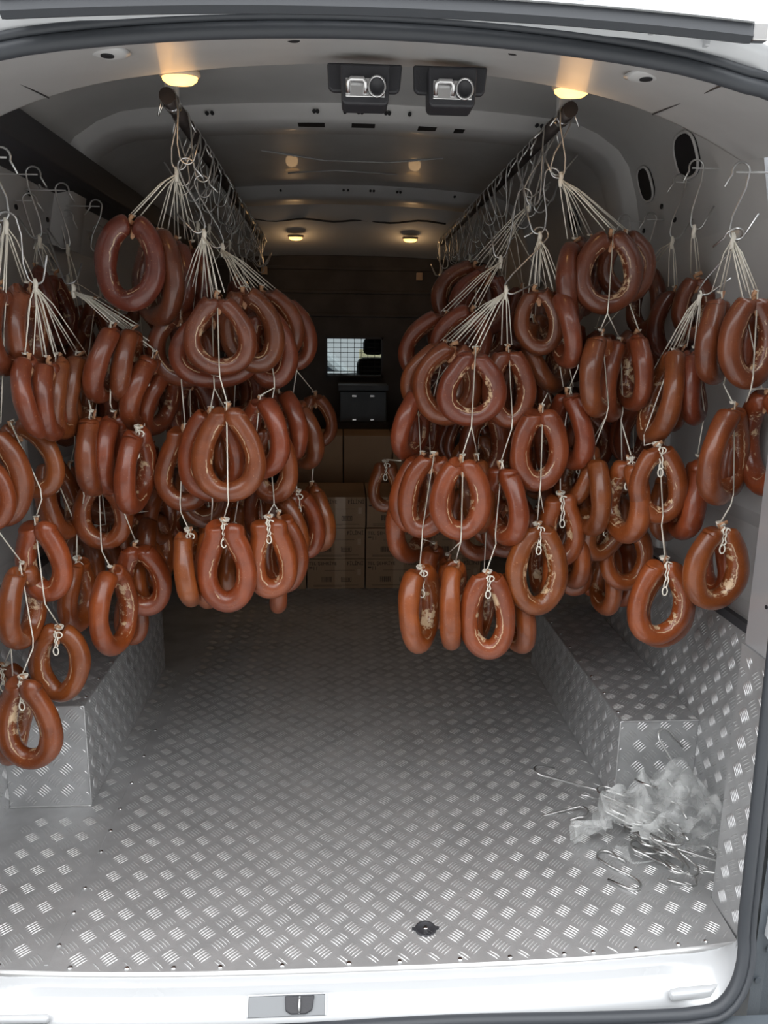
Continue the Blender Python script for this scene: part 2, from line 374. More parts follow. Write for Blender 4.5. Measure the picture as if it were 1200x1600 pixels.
# amber lamps
def lamp(px, py, yy, z, lab, power, rad=.036):
    p = at(px, py, yy)
    if z is None: z = p.z
    t = tag(empty('interior_lamp', (p.x, yy, p.z)), lab, 'lamp')
    MB().lathe([(rad*1.12, .012), (rad*1.15, .004), (rad*1.05, .0)], 0, 0, 0, 24, sy=.6).build('rim', 'lamp_rim', t, True)
    MB().lathe([(rad, .002), (rad*.95, -.006), (rad*.72, -.012), (rad*.3, -.0145), (.0005, -.015)], 0, 0, 0, 24, sy=.6).build('lamp_glass', 'lamp', t, True)
    ld = bpy.data.lights.new('lamp_light', 'POINT'); ld.energy = power; ld.color = (1, .62, .3); ld.shadow_soft_size = .03
    lo = bpy.data.objects.new('lamp_light', ld); C.objects.link(lo); lo.parent = t; lo.location = (0, 0, -.05)
    return t
lamp(281, 121, .43, None, 'amber interior lamp under the rear header, above the left centre rail', .10)
lamp(893, 141, .43, None, 'amber interior lamp under the rear header, above the right centre rail', .10)
lamp(462, 371, 2.92, None, 'glowing amber lamp at the front end of the roof, left of the two', .28)
lamp(641, 374, 2.92, None, 'glowing amber lamp at the front end of the roof, right of the two', .28)

# outside skin above the opening and the roof-edge strip
outp = MB().grid([[(x, .028, arch(x)+.014), (x, .012, arch(x)+.018), (x, .0, arch(x)+.040), (x, -.012, arch(x)+.052), (x, .0, arch(x)+.058), (x, .40, roofz(x)+.010), (x, .6, roofz(x)+.04)] for x in np.linspace(-.80, .80, 41)]).build('trim_3', 'paint_out', None, True); tag(outp, kind='structure')
for i, x in enumerate(np.linspace(-.42, .52, 12)):
    MB().box(x-.004, x+.004, -.012, .0, arch(x)+.024, arch(x)+.046).build('glint_rib', 'paint_out', outp, bevel=.002)  # ribs added to mimic the small bright reflections on the white band
t = empty('gutter_strip', (.03, -.05, 1.653)); tag(t, 'long dark rubber strip along the roof edge above the rear opening', 'strip')
gx = np.linspace(-.53, .533, 30)
def gz(x): return .0 - .020*(x/.53)**2
MB().grid([[(x, -.012, gz(x)+.012), (x, -.016, gz(x)-.005), (x, -.006, gz(x)-.012), (x, .012, gz(x)-.006), (x, .012, gz(x)+.012), (x, -.012, gz(x)+.012)] for x in gx]).build('rubber', 'seal', t)
MB().grid([[(x, -.014, gz(x)+.018), (x, -.018, gz(x)+.013), (x, .05, gz(x)+.013), (x, .05, gz(x)+.019), (x, -.014, gz(x)+.018)] for x in gx]).build('top_bead', 'paint_out', t)
MB().box(.533, .556, -.014, .0, gz(.53)-.010, gz(.53)+.014).build('end_clip', 'steel', t, bevel=.002)

# roof with side curves, ribs, walls
def shell_prof(n=25):
    P = []
    for x in np.linspace(-.80, .80, n): P.append((x, roofz(x)))
    zz = roofz(.80)
    side = [(.80, zz), (.835, zz-.045), (.865, zz-.13), (.90, 1.46)]
    return [(-a, b) for a, b in reversed(side[1:])] + P + side[1:]
SP = shell_prof()
ceil = MB().grid([[(p[0], y, p[1]) for y in (.46, .8, 1.22, 2.45, 3.35)] for p in SP])
ceil = ceil.build('ceiling', 'paint', None, True); tag(ceil, kind='structure')
MB().grid([[(p[0]*1.03, y, p[1]+.05) for y in (.6, 3.35)] for p in SP]).build('outer_roof', 'paint_out', ceil, True)
def rib(y0, y1, drop, name='roof_rib'):
    R = []
    for p in SP:
        x, z = p; k = .96 if abs(x) > .79 else 1
        nx, nz = (0, -1) if abs(x) < .62 else (-(abs(x)-.62)/.28*(1 if x > 0 else -1)*.9, -1+.8*(abs(x)-.62)/.28)
        R.append([(x, y0-.02, z+.002), (x+nx*drop*.85, y0, z+nz*drop*.8), (x+nx*drop, y0+.015, z+nz*drop), (x+nx*drop, y1-.015, z+nz*drop), (x+nx*drop*.8, y1, z+nz*drop*.8), (x, y1+.02, z+.002)])
    return MB().grid(R).build(name, 'paint', ceil, True)
rib(1.20, 1.36, .045); rib(2.42, 2.62, .05)
for (y, xl) in ((1.193, (-.42, -.405, -.11, -.10, .02, .03, .10, .11, .17, .55, .565, -.02)), (2.412, (-.30, -.02, .0, .10, .115, .22, .235, .48))):
    for x in xl: MB().lathe([(.0055, -.012), (.0055, -.003), (.0005, -.003)], x, y, roofz(x)-.022, 8, axis='y').build('rib_hole', 'hole', ceil)
for x0, x1 in ((-.16, -.08), (.0, .07), (.20, .26), (.31, .34)): MB().box(x0, x1, 1.215, 1.26, roofz((x0+x1)/2)-.046, roofz((x0+x1)/2)-.0435).build('rib_slot', 'hole', ceil)
# scratch lines and shallow swages pressed in the roof sheet
for pts in ([(-.32, 1.75), (-.1, 1.92), (.15, 1.93), (.35, 1.80)], [(-.25, 2.15), (-.05, 2.10), (.2, 2.14)]):
    q = [(x, y, roofz(x)-.001) for x, y in pts]; MB().tube(q, .003, 5).build('roof_swage', 'paint', ceil, True)
# dark front roof trim with wiring
tr = MB().grid([[(x, 2.80, roofz(x)), (x, 2.86, 1.765-.05*x*x), (x, 3.0, 1.705-.05*x*x), (x, 3.34, 1.66-.05*x*x)] for x in np.linspace(-.86, .86, 15)]).build('trim_4', 'paint', None, True); tag(tr, kind='structure')
MB().tube([(x, 2.845+.012*math.sin(x*13), 1.775+.006*math.sin(x*21)) for x in np.linspace(-.5, .5, 22)], .005, 5).build('wiring_loom', 'dark', tr, True)

def wall(side, s):
    o = MB()
    prof = [(.90, 0), (.90, .56), (.915, .57), (.925, .60), (.925, .78), (.905, .82), (.905, 1.36), (.90, 1.46)]
    o.grid([[(s*a, y, b) for y in (.05, .8, 1.7, 2.6, 3.35)] for a, b in prof])
    wo = o.build('wall_'+side, 'paint'); tag(wo, kind='structure')
    MB().grid([[(s*(.97), y, z) for y in (.03, 3.35)] for z in (-.6, 1.0, 1.9)]).build('outer_skin', 'paint_out', wo)
    # upright posts between the recessed panels
    for y in (.92, 1.9, 2.8): MB().box(min(s*.893, s*.93), max(s*.893, s*.93), y-.05, y+.05, .60, 1.15).build('wall_post', 'paint', wo, bevel=.01)
    # oval access holes in the slanted upper rail
    for y, z, hy, hz in ((.80, 1.66, .060, .055), (1.08, 1.642, .045, .048), (1.8, 1.64, .055, .05)):
        u = Vector((0, 1, 0)); v = Vector((-s*.35, 0, 1)).normalized(); n = u.cross(v)*(1 if s < 0 else 1)
        xw = .865 - (z-1.627)*.35
        c = Vector((s*(xw-.008), y, z)); P = []
        for a in np.linspace(0, 2*PI, 28, endpoint=False):
            ca, sa = math.cos(a), math.sin(a); P.append(c + u*(hy*math.copysign(abs(ca)**.75, ca)) + v*(hz*math.copysign(abs(sa)**.75, sa)))
        mbh = MB(); mbh.V = [tuple(p) for p in P]+[tuple(p+Vector((s*.02, 0, 0))) for p in P]
        mbh.F = [tuple(range(28))]+[(i, (i+1) % 28, 28+(i+1) % 28, 28+i) for i in range(28)]
        mbh.build('access_hole', 'hole', wo)
        MB().tube(P, .004, 6, closed=True).build('hole_rim', 'paint', wo, True)
    for y, z in ((.62, 1.66), (.60, 1.63), (.64, 1.635), (.98, 1.62), (1.0, 1.57), (.99, 1.60), (.9, 1.52), (1.1, 1.6), (1.12, 1.52)):
        MB().lathe([(.007, .0), (.007, -.004), (.0005, -.004)] if s > 0 else [(.007, 0), (.007, .004), (.0005, .004)], s*.876, y, z, 8, axis='x').build('pin_hole', 'hole', wo)
    # checker plate kick panel behind the arch cover, with a dark top gap
    kp = MB().box(min(s*.893, s*.90), max(s*.893, s*.90), .16, 2.3, 0, .55).build('kick_panel', 'alu', wo)
    uu = (0, -1, 0) if s > 0 else (0, 1, 0)
    if s > 0: tread('tread_bars', wo, (.893, 0, 0), (0, -1, 0), (0, 0, 1), -1.6, -.165, .01, .54, phase=(.01, .02))
    else: tread('tread_bars', wo, (-.893, 0, 0), (0, 1, 0), (0, 0, 1), .165, 1.6, .01, .54)
    MB().box(min(s*.885, s*.90), max(s*.885, s*.90), .16, 2.3, .55, .572).build('gap_trim', 'dark', wo)
    # rear pillar: checker plate below, white painted panel above
    MB().box(min(s*.78, s*.90), max(s*.78, s*.90), .005, .155, .0, .60).build('pillar_kick_plate', 'alu', wo)
    if s > 0: tread('tread_bars', wo, (.78, 0, 0), (0, -1, 0), (0, 0, 1), -.152, -.012, .008, .585, phase=(.035, .03))
    else: tread('tread_bars', wo, (-.78, 0, 0), (0, 1, 0), (0, 0, 1), .012, .152, .008, .585)
    pz = MB().grid([[(s*.755, -.012, z), (s*.762, .0, z), (s*.783, .015, z), (s*.783, .15, z), (s*.80, .165, z), (s*.91, .17, z)] for z in np.linspace(.602, 1.34, 8)]).build('pillar_panel', 'paint_out', wo, True)
    MB().grid([[(s*.748, -.008, z), (s*.764, -.004, z), (s*.779, .008, z)] for z in np.linspace(-.01, .61, 5)]).build('pillar_flange', 'bar', wo, True)
    for y, z, r in ((.05, .92, .006), (.09, .70, .004), (.06, .66, .003), (.13, .95, .003)): MB().lathe([(r, .0), (r, -.002), (.0005, -.002)] if s > 0 else [(r, 0), (r, .002), (.0005, .002)], s*.783, y, z, 12, axis='x').build('panel_hole', 'hole', wo)
    MB().tube([(s*.783, .02, .84), (s*.783, .045, .85), (s*.783, .05, .88), (s*.783, .05, 1.06), (s*.783, .04, 1.08), (s*.783, .02, 1.085)], .003, 6).build('pressed_edge', 'paint_out', wo, True)
    # outer body beside the opening (dark hinge panel and white plates)
    MB().grid([[(s*.772, -.035, z), (s*.80, -.030, z), (s*.84, -.028, z), (s*.97, -.02, z)] for z in (-.3, .3, .9, 1.6)]).build('hinge_panel', 'body', wo)
    for z0, z1 in ((.07, .135), (.16, .42)): MB().prism([(s*(.786+.01*(z0/.4)), z0), (s*.90, z0+.002), (s*.90, z1), (s*(.788+.014*z1), z1)], 'y', -.044, -.030).build('hinge_plate', 'paint_out', wo, bevel=.002)
    for x, z in ((.80, .04), (.785, -.03)): MB().lathe([(.007, .0), (.007, -.003), (.0005, -.003)], s*x, -.034, z, 10, axis='y').build('bolt_head', 'body', wo)
    return wo
wall('right', 1); wl = wall('left', -1)
# dark long duct high on the left wall
d = MB().prism([(-.87, 1.60), (-.80, 1.625), (-.785, 1.64), (-.785, 1.715), (-.80, 1.725), (-.87, 1.74)], 'y', .2, 3.3).build('trim_5', 'dark', None, bevel=.004); tag(d, kind='structure')

# bumper step and road outside
bump = MB().grid([[(x, -.078, -.068), (x, -.12, -.070), (x, -.22, -.074), (x, -.24, -.075), (x, -.25, -.25), (x, -.2, -.40)] for x in np.linspace(-.97, .97, 15)]).build('rear_bumper', 'body', None, True)
tag(bump, 'dark grey plastic step of the rear bumper below the white sill', 'bumper')
MB().grid([[(x, -.115, -.30), (x, .0, -.30)] for x in (-.97, .97)]).build('bumper_back', 'body', bump)
for _ in range(26):
    x = random.uniform(-.72, .7); y = random.uniform(-.14, -.10); r = random.uniform(.001, .003)
    MB().lathe([(r, 0), (r*.6, r*.5), (.0003, r*.6)], x, y, -.071, 6).build('paint_chip', 'paint_out', bump)
gr = MB().grid([[(x, y, -.66) for y in np.linspace(-12, 14, 14)] for x in np.linspace(-12, 12, 13)]).build('ground', 'asphalt'); tag(gr, kind='structure')

# unseen facade added behind the camera to keep low sky off the deep floor
fc = tag(empty('added_facade', (0, -9, -.66)), 'unseen grey facade added behind the camera to dim the deep floor', 'light blocker')
MB().box(-12, 12, -.3, 0, 0, 6.5).build('added_facade_wall', 'added_wall', fc)
for x in (-9, -6, -3, 0, 3, 6, 9):
    for z in (1.0, 3.8): MB().box(x-.6, x+.6, 0, .03, z, z+1.5).build('added_facade_window', 'glassdark', fc)

# wheel arch covers
def arch_cover(s, lab, h, y0, xin, xout):
    t = tag(empty('wheel_arch_cover', (s*.78, y0, 0)), lab, 'cover')
    L0 = t.location
    a, b = min(s*xin, s*xout), max(s*xin, s*xout); y1 = 1.42
    MB().box(a, b, y0, y1, 0, h).build('cover_box', 'alu', t, bevel=.003).location = -L0
    bars = lambda *k, **kw: tread('tread_bars', t, *k, **kw)
    bars((0, 0, h), (1, 0, 0), (0, 1, 0), a, b, y0, y1, phase=(.02, .02))
    bars((0, y0, 0), (1, 0, 0), (0, 0, 1), a, b, .006, h, phase=(.026, .012) if s > 0 else (.03, .04))
    if s > 0: bars((xin, 0, 0), (0, -1, 0), (0, 0, 1), -y1, -y0, .004, h, phase=(.01, .01))
    else: bars((-xin, 0, 0), (0, 1, 0), (0, 0, 1), y0, y1, .004, h, phase=(.01, .01))
    # weld beads along the folded edges
    e = s*xin
    def bead(p, q):
        p, q = Vector(p), Vector(q); n = int((q-p).length/.008)
        pts = [p.lerp(q, i/n) for i in range(n+1)]
        o = MB().tube([tuple(x-L0) for x in pts], [.0016+.0008*random.random() for _ in pts], 6).build('weld_bead', 'bar', t, True)
    bead((e, y0-.001, .002), (e, y0-.001, h)); bead((s*xin, y0-.001, h), (s*xout, y0-.001, h)); bead((s*xin, y0-.001, .002), (s*xout, y0-.001, .002))
    rivet_row([(s*(xin+.012), y0+.05+.11*i, h+.0) for i in range(7)], t)
    return t
arch_cover(-1, 'checker-plate wheel arch cover on the left of the van floor', .283, .557, .684, .893)
arch_cover(1, 'checker-plate wheel arch cover on the right, behind the bag of hooks', .240, .510, .685, .893)

# bulkhead with meshed window, cab beyond
bh = MB().box(-.92, -.115, 3.36, 3.40, -.01, 1.9).box(.205, .92, 3.36, 3.40, -.01, 1.9).box(-.115, .205, 3.36, 3.40, -.01, .985).box(-.115, .205, 3.36, 3.40, 1.20, 1.9).build('wall_front', 'bulk'); tag(bh, kind='structure')
for z in (1.32, 1.45, 1.58): MB().box(-.85, .85, 3.35, 3.362, z, z+.02).build('bulkhead_swage', 'bulk', bh, bevel=.004)
for x, z in ((-.47, 1.57), (.42, 1.55)): MB().box(x-.018, x+.018, 3.335, 3.36, z-.022, z+.022).build('junction_box', 'tape', bh, bevel=.004)
t = tag(empty('window_grille', (.045, 3.35, 1.09)), 'black wire mesh grille over the small window to the cab', 'grille')
for x in np.linspace(-.16, .16, 9): MB().tube([(x, 0, -.11), (x, 0, .11)], .0016, 5).build('grille_wire', 'dark', t)
for z in np.linspace(-.108, .108, 9): MB().tube([(-.162, -.003, z), (.162, -.003, z)], .0016, 5).build('grille_wire', 'dark', t)
fr = MB().box(-.17, -.158, -.005, .008, -.115, .115).box(.158, .17, -.005, .008, -.115, .115).box(-.17, .17, -.005, .008, .105, .117).box(-.17, .17, -.005, .008, -.117, -.105).build('grille_frame', 'dark', t)
cab = MB().box(-.95, -.92, 3.4, 5.0, -.1, 1.6).box(.92, .95, 3.4, 5.0, -.1, 1.6).box(-.95, .95, 3.4, 4.8, 1.5, 1.9).box(-.95, .95, 3.4, 5.3, -.6, .02).box(-.95, .95, 4.6, 5.3, .02, .93).build('cab_shell', 'dark'); tag(cab, kind='structure')
MB().quad((-.92, 5.05, .93), (.92, 5.05, .93), (.92, 4.8, 1.5), (-.92, 4.8, 1.5)).build('windscreen', 'glass', cab)
for x0, x1, z0, z1, lab, hx in ((.075, .30, .5, 1.07, 'black cab seat with headrest, right of the centre of the mesh window', .10), (-.75, -.22, .4, .98, 'black cab bench seat seen low behind the bulkhead window', -.4)):
    t = tag(empty('cab_seat', ((x0+x1)/2, 4.1, 0)), lab, 'seat')
    MB().box(x0-(x0+x1)/2, x1-(x0+x1)/2, -.08, .06, .35, z1).build('backrest', 'dark', t, bevel=.04)
    MB().box(-.07, .07, -.05, .04, z1+.02, z1+.13).build('headrest', 'dark', t, bevel=.03)
    MB().box(-.12, .12, .0, .5, .05, .35).build('seat_base', 'dark', t, bevel=.03)
pp = MB()
pp.prism([(-.28, 4.66), (-.02, 4.62), (.10, 4.74), (.02, 4.92), (-.25, 4.9)], 'z', .932, .94)
tag(pp.build('paper_sheet', 'paint_out'), 'white papers lying on the cab dashboard behind the mesh', 'papers')
pc = tag(empty('parked_van', (-1.9, 9.5, -.66)), 'silver van parked ahead, seen through the mesh window', 'van')
sec = [(-2.1, .35), (-2.1, 2.0), (1.35, 2.0), (2.0, 1.42), (2.2, 1.25), (2.2, .35)]
MB().prism(sec, 'x' if False else 'y', -.85, .85).build('van_body', 'carpaint', pc, bevel=.08)
MB().prism([(-1.15, 1.30), (-1.15, 1.8), (.2, 1.8), (.2, 1.30)], 'y', -.87, .87).build('side_window', 'glassdark', pc)
MB().prism([(.9, 1.38), (.9, 1.8), (1.30, 1.8), (1.86, 1.40)], 'y', -.87, .87).build('side_window', 'glassdark', pc)
for x in (-1.35, 1.45): MB().lathe([(.32, -.88), (.32, -.6), (.1, -.6)], x, 0, .33, 20, axis='y').build('wheel', 'seal', pc, True)
gw = MB().box(.28, 4.5, 12, 12.3, -.66, 1.02).build('garden_wall', 'cream'); tag(gw, 'cream wall far ahead, seen through the mesh window', 'wall')

# roof catches (door latches) with steel strikers
def catch(px, py, lab):
    p = at(px, py, .30); t = tag(empty('door_catch', (p.x, .30, p.z)), lab, 'latch')
    MB().prism([(-.070, .032), (.070, .032), (.066, -.012), (.060, -.018), (-.060, -.018), (-.068, -.012)], 'y', .004, .016).build('mount_plate', 'plastic', t, bevel=.004)
    MB().prism([(-.045, .02), (.045, .02), (.043, -.042), (.038, -.048), (-.038, -.048), (-.043, -.042)], 'y', -.03, .03).build('catch_body', 'plastic', t, bevel=.005)
    MB().box(-.036, .036, -.033, -.030, -.036, -.004).build('striker_plate', 'steel', t, bevel=.003)
    MB().tube([(-.031, -.034, -.030), (-.031, -.042, -.012), (-.026, -.044, -.009), (-.004, -.044, -.009), (.0, -.042, -.014), (.0, -.034, -.030)], .0045, 8).build('striker_loop', 'steel', t, True)
    mbx = MB().lathe([(.015, -.034), (.015, -.040), (.011, -.041), (.009, -.036), (.0005, -.036)], .021, 0, -.020, 18, axis='y', sy=1.15); mbx.build('round_socket', 'plastic', t, True)
    MB().tube([(.021+.015*math.cos(a), -.041, -.020+.017*math.sin(a)) for a in np.linspace(0, 2*PI, 20, endpoint=False)], .0022, 6, closed=True).build('socket_ring', 'steel', t, True)
catch(570, 127, 'black door catch with chrome striker under the header, left of the pair')
catch(704, 131, 'black door catch with chrome striker under the header, right of the pair')

# ================================================================== hanging rails
RAILZ = 1.70
def rail(name, x0, x1, y0, y1, lab, z=RAILZ, r=.0165):
    t = tag(empty(name, (x0, y0, z)), lab, 'rail')
    MB().tube([(0, 0, 0), (x1-x0, y1-y0, 0)], r, 16).build('pipe', 'rail', t, True)
    MB().lathe([(r*1.02, -.002), (r*1.02, .002), (r*.7, .002), (.0005, .0019)], 0, -.001, 0, 16, axis='y').build('end_cap', 'rail', t)
    for y in (.06, 2.4):
        if y > y1-y0: continue
        xx = (x1-x0)*y/(y1-y0); top = roofz(x0+xx)-z+.0
        MB().box(xx-.014, xx+.014, y-.012, y+.012, .012, top-.0).build('rail_bracket', 'paint', t, bevel=.002)
        MB().tube([(xx, y-.012, 0), (xx, y+.012, 0)], r+.003, 12).build('clamp', 'steel', t, True)
    return t
RX = {'LI': (-.405, -.445, .56, 3.3), 'RI': (.480, .50, .58, 3.3), 'LO': (-.858, -.858, .22, 3.2), 'RO': (.858, .858, .18, 3.2)}
RZ = {'LI': RAILZ, 'RI': RAILZ, 'LO': 1.60, 'RO': 1.595}
rail('hanging_rail', RX['LI'][0], RX['LI'][1], RX['LI'][2], RX['LI'][3], 'dark steel pipe rail under the roof, left of the aisle')
rail('hanging_rail', RX['RI'][0], RX['RI'][1], RX['RI'][2], RX['RI'][3], 'dark steel pipe rail under the roof, right of the aisle')
def railpt(k, y):
    a, b, y0, y1 = RX[k]; y = max(y, y0+.01); f = (y-y0)/(y1-y0); return Vector((a+(b-a)*f, y, RZ[k]))
# S hooks -----------------------------------------------------------------
def hook_points(L=.15, r=.018, flip=1):
    P = [(-.030, -.030)] + [(r*math.cos(a), r*math.sin(a)) for a in np.radians(np.linspace(200, 10, 9))]
    P += [(.014, -.03), (-.006, -L+.045)]
    c = (.008, -L+r*.9)
    P += [(c[0]+r*.9*math.cos(a), c[1]+r*.9*math.sin(a)) for a in np.radians(np.linspace(175, 330, 8))]
    P += [(.048, -L+.052)]
    return [(flip*x, 0, z) for x, z in P]
_hooks = {}
def hook(A, B, lab, rz=0, group=None, flip=1, thick=.0023):
    """S hook from support point A down to load point B"""
    A, B = Vector(A), Vector(B); d = B-A; L = max(.10, min(.24, d.length))
    key = (round(L, 2), flip)
    if key not in _hooks:
        L_ = key[0]; _hooks[key] = MB().tube(hook_points(L_, .018, flip), thick, 6).build('meat_hook', 'wire', None, True)
        o = _hooks[key]
    else: o = _hooks[key].copy(); C.objects.link(o)
    q = Vector((0, 0, -1)).rotation_difference(d.normalized()) if d.length > .01 else None
    mm = (q.to_matrix().to_4x4() if q else Matrix.Identity(4)) @ Matrix.Rotation(rz, 4, 'Z')
    o.matrix_world = Matrix.Translation(A) @ mm
    for k_ in ('label', 'category', 'group'):
        if k_ in o: del o[k_]
    tag(o, lab, 'hook', group); return o

# ================================================================== sausages
def ring_mesh(W, H, T, q=.5, seed=0, seg=60, k=16):
    rs = random.Random(seed); a = (W-T)/2; b = (H-T)/2; e0 = .05; R0 = T/2; clampx = T*(.02+.36*min(1, q/.7))
    f = [rs.uniform(-1, 1) for _ in range(8)]
    ths = np.linspace(e0, 2*PI-e0, seg); pts = []
    for th in ths:
        x = a*math.sin(th)*abs(math.sin(th/2))**q*(1+.06*q) ; z = b*math.cos(th)
        x += a*.05*f[0]*math.sin(2*th+f[1]*3); z += b*.03*f[2]*math.sin(3*th+f[3]*3)
        y = T*.16*f[4]*math.sin(th+f[5]*3)+T*.08*f[6]*math.sin(2*th)
        if abs(x) < clampx and math.cos(th) > .5: x = math.copysign(clampx, math.sin(th))
        pts.append(Vector((x, y, z)))
    mx_ = (max(p.x for p in pts)-min(p.x for p in pts))/2; ox_ = (max(p.x for p in pts)+min(p.x for p in pts))/2
    mz_ = (max(p.z for p in pts)-min(p.z for p in pts))/2; oz_ = (max(p.z for p in pts)+min(p.z for p in pts))/2
    if mx_ > T*.5: pts = [Vector(((p.x-ox_)*a/mx_, p.y, (p.z-oz_)*b/mz_)) for p in pts]
    V = []; IN = []; UV = []
    n = len(pts); lens = [0]
    for i in range(1, n): lens.append(lens[-1]+(pts[i]-pts[i-1]).length)
    tot = lens[-1]
    for i, p in enumerate(pts):
        t = (pts[min(i+1, n-1)]-pts[max(i-1, 0)]).normalized()
        out = Vector((p.x, 0, p.z+b*.05)); out -= t*out.dot(t)
        if out.length < 1e-5: out = Vector((1, 0, 0))
        out.normalize(); bn = t.cross(out).normalized()
        s = min(lens[i], tot-lens[i]); tap = T*.30
        rr = R0*(1 if s > tap else (.50+.50*math.sqrt(max(0, 1-(1-s/tap)**2))))
        rr *= 1+.045*math.sin(lens[i]/T*1.7+f[7]*5)+.02*math.sin(lens[i]/T*4.3+f[1]*5)
        for j in range(k):
            ang = 2*PI*j/k; co = math.cos(ang); si = math.sin(ang)
            V.append(p + out*(co*rr) + bn*(si*rr)); IN.append(max(0, -co-.25)/.75 if s > T*.5 else .0); UV.append((lens[i]/tot, j/k))
    Fc = []
    for i in range(n-1):
        for j in range(k): j2 = (j+1) % k; Fc.append((i*k+j, i*k+j2, (i+1)*k+j2, (i+1)*k+j))
    Fc.append(tuple(reversed(range(k)))); Fc.append(tuple((n-1)*k+j for j in range(k)))
    me = bpy.data.meshes.new('sausage_ring'); me.from_pydata([tuple(v) for v in V], [], Fc); me.materials.append(M['sausage']); me.shade_smooth()
    at_ = me.attributes.new('inner', 'FLOAT', 'POINT'); at_.data.foreach_set('value', IN)
    uvl = me.uv_layers.new(name='UVMap')
    li = np.empty(len(me.loops), dtype=np.int32); me.loops.foreach_get('vertex_index', li)
    uvl.data.foreach_set('uv', np.array(UV)[li].astype(np.float32).ravel())
    me.update(); bm = bmesh.new(); bm.from_mesh(me); bmesh.ops.recalc_face_normals(bm, faces=bm.faces); bm.to_mesh(me); bm.free(); me.shade_smooth()
    return me, pts[0].z
def tuft_mesh(seed):
    rs = random.Random(seed); m_ = MB(); 
    pts = [(0, 0, .006), (rs.uniform(-.003, .003), -.003, -.006), (rs.uniform(-.006, .006), -.006, -.020), (rs.uniform(-.008, .008), -.007, -.032)]
    m_.tube(pts, [.007, .0045, .0075, .003], 7, flat=.6)
    pts = [(0, 0, 0), (rs.uniform(-.01, .01), -.002, .010), (rs.uniform(-.014, .014), -.004, .018)]
    m_.tube(pts, [.006, .005, .007], 6, flat=.5)
    return m_.V, m_.F
_tufts = []
for i in range(4):
    v, f = tuft_mesh(i); me = bpy.data.meshes.new('casing_end'); me.from_pydata(v, [], f); me.materials.append(M['tuft']); me.shade_smooth(); _tufts.append(me)
def knot_mesh(seed):
    m_ = MB()
    for k_ in range(3):
        zz = (k_-1)*.0032; rr = .0105+.001*k_
        m_.tube([(rr*1.25*math.cos(a), rr*math.sin(a)*.9, zz+.002*math.sin(a+seed)) for a in np.linspace(0, 2*PI, 12, endpoint=False)], .0019, 5, closed=True)
    m_.tube([(-.004, -.010, .0), (.0, -.0145, .003), (.005, -.0125, -.002)], .0032, 6)
    return m_
_knots = []
for i in range(2):
    o_ = knot_mesh(i); me = bpy.data.meshes.new('twine_knot'); me.from_pydata([tuple(v) for v in o_.V], [], o_.F); me.materials.append(M['string']); me.shade_smooth(); _knots.append(me)
def tail_mesh(L, seed):
    rs = random.Random(seed); m_ = MB(); y = -.014; n = 9
    down = [(.0015*math.sin(i*1.9+seed)-.002, y-.001*math.cos(i*2.), -L*i/n*.86) for i in range(n)]
    loop = [(.006*math.sin(a)-.001, y, -L*.9-.010*(1-math.cos(a))) for a in np.linspace(-.6, 2*PI+.4, 12)]
    up = [(.003+.0015*math.sin(i*1.7+seed*2), y-.002-.001*math.sin(i), -L*.86*(1-i/n)) for i in range(n)]
    m_.tube(down+loop+up, .0017, 5)
    bow = [(.004+.010*math.sin(a), y+.002, -.004-.012*(1-math.cos(a))*.6) for a in np.linspace(0, 2*PI, 10)]
    m_.tube(bow, .0017, 5)
    me = bpy.data.meshes.new('twine_tail'); me.from_pydata([tuple(v) for v in m_.V], [], m_.F); me.materials.append(M['string']); me.shade_smooth(); return me
_tails = [tail_mesh(.045+.012*i, i) for i in range(3)]

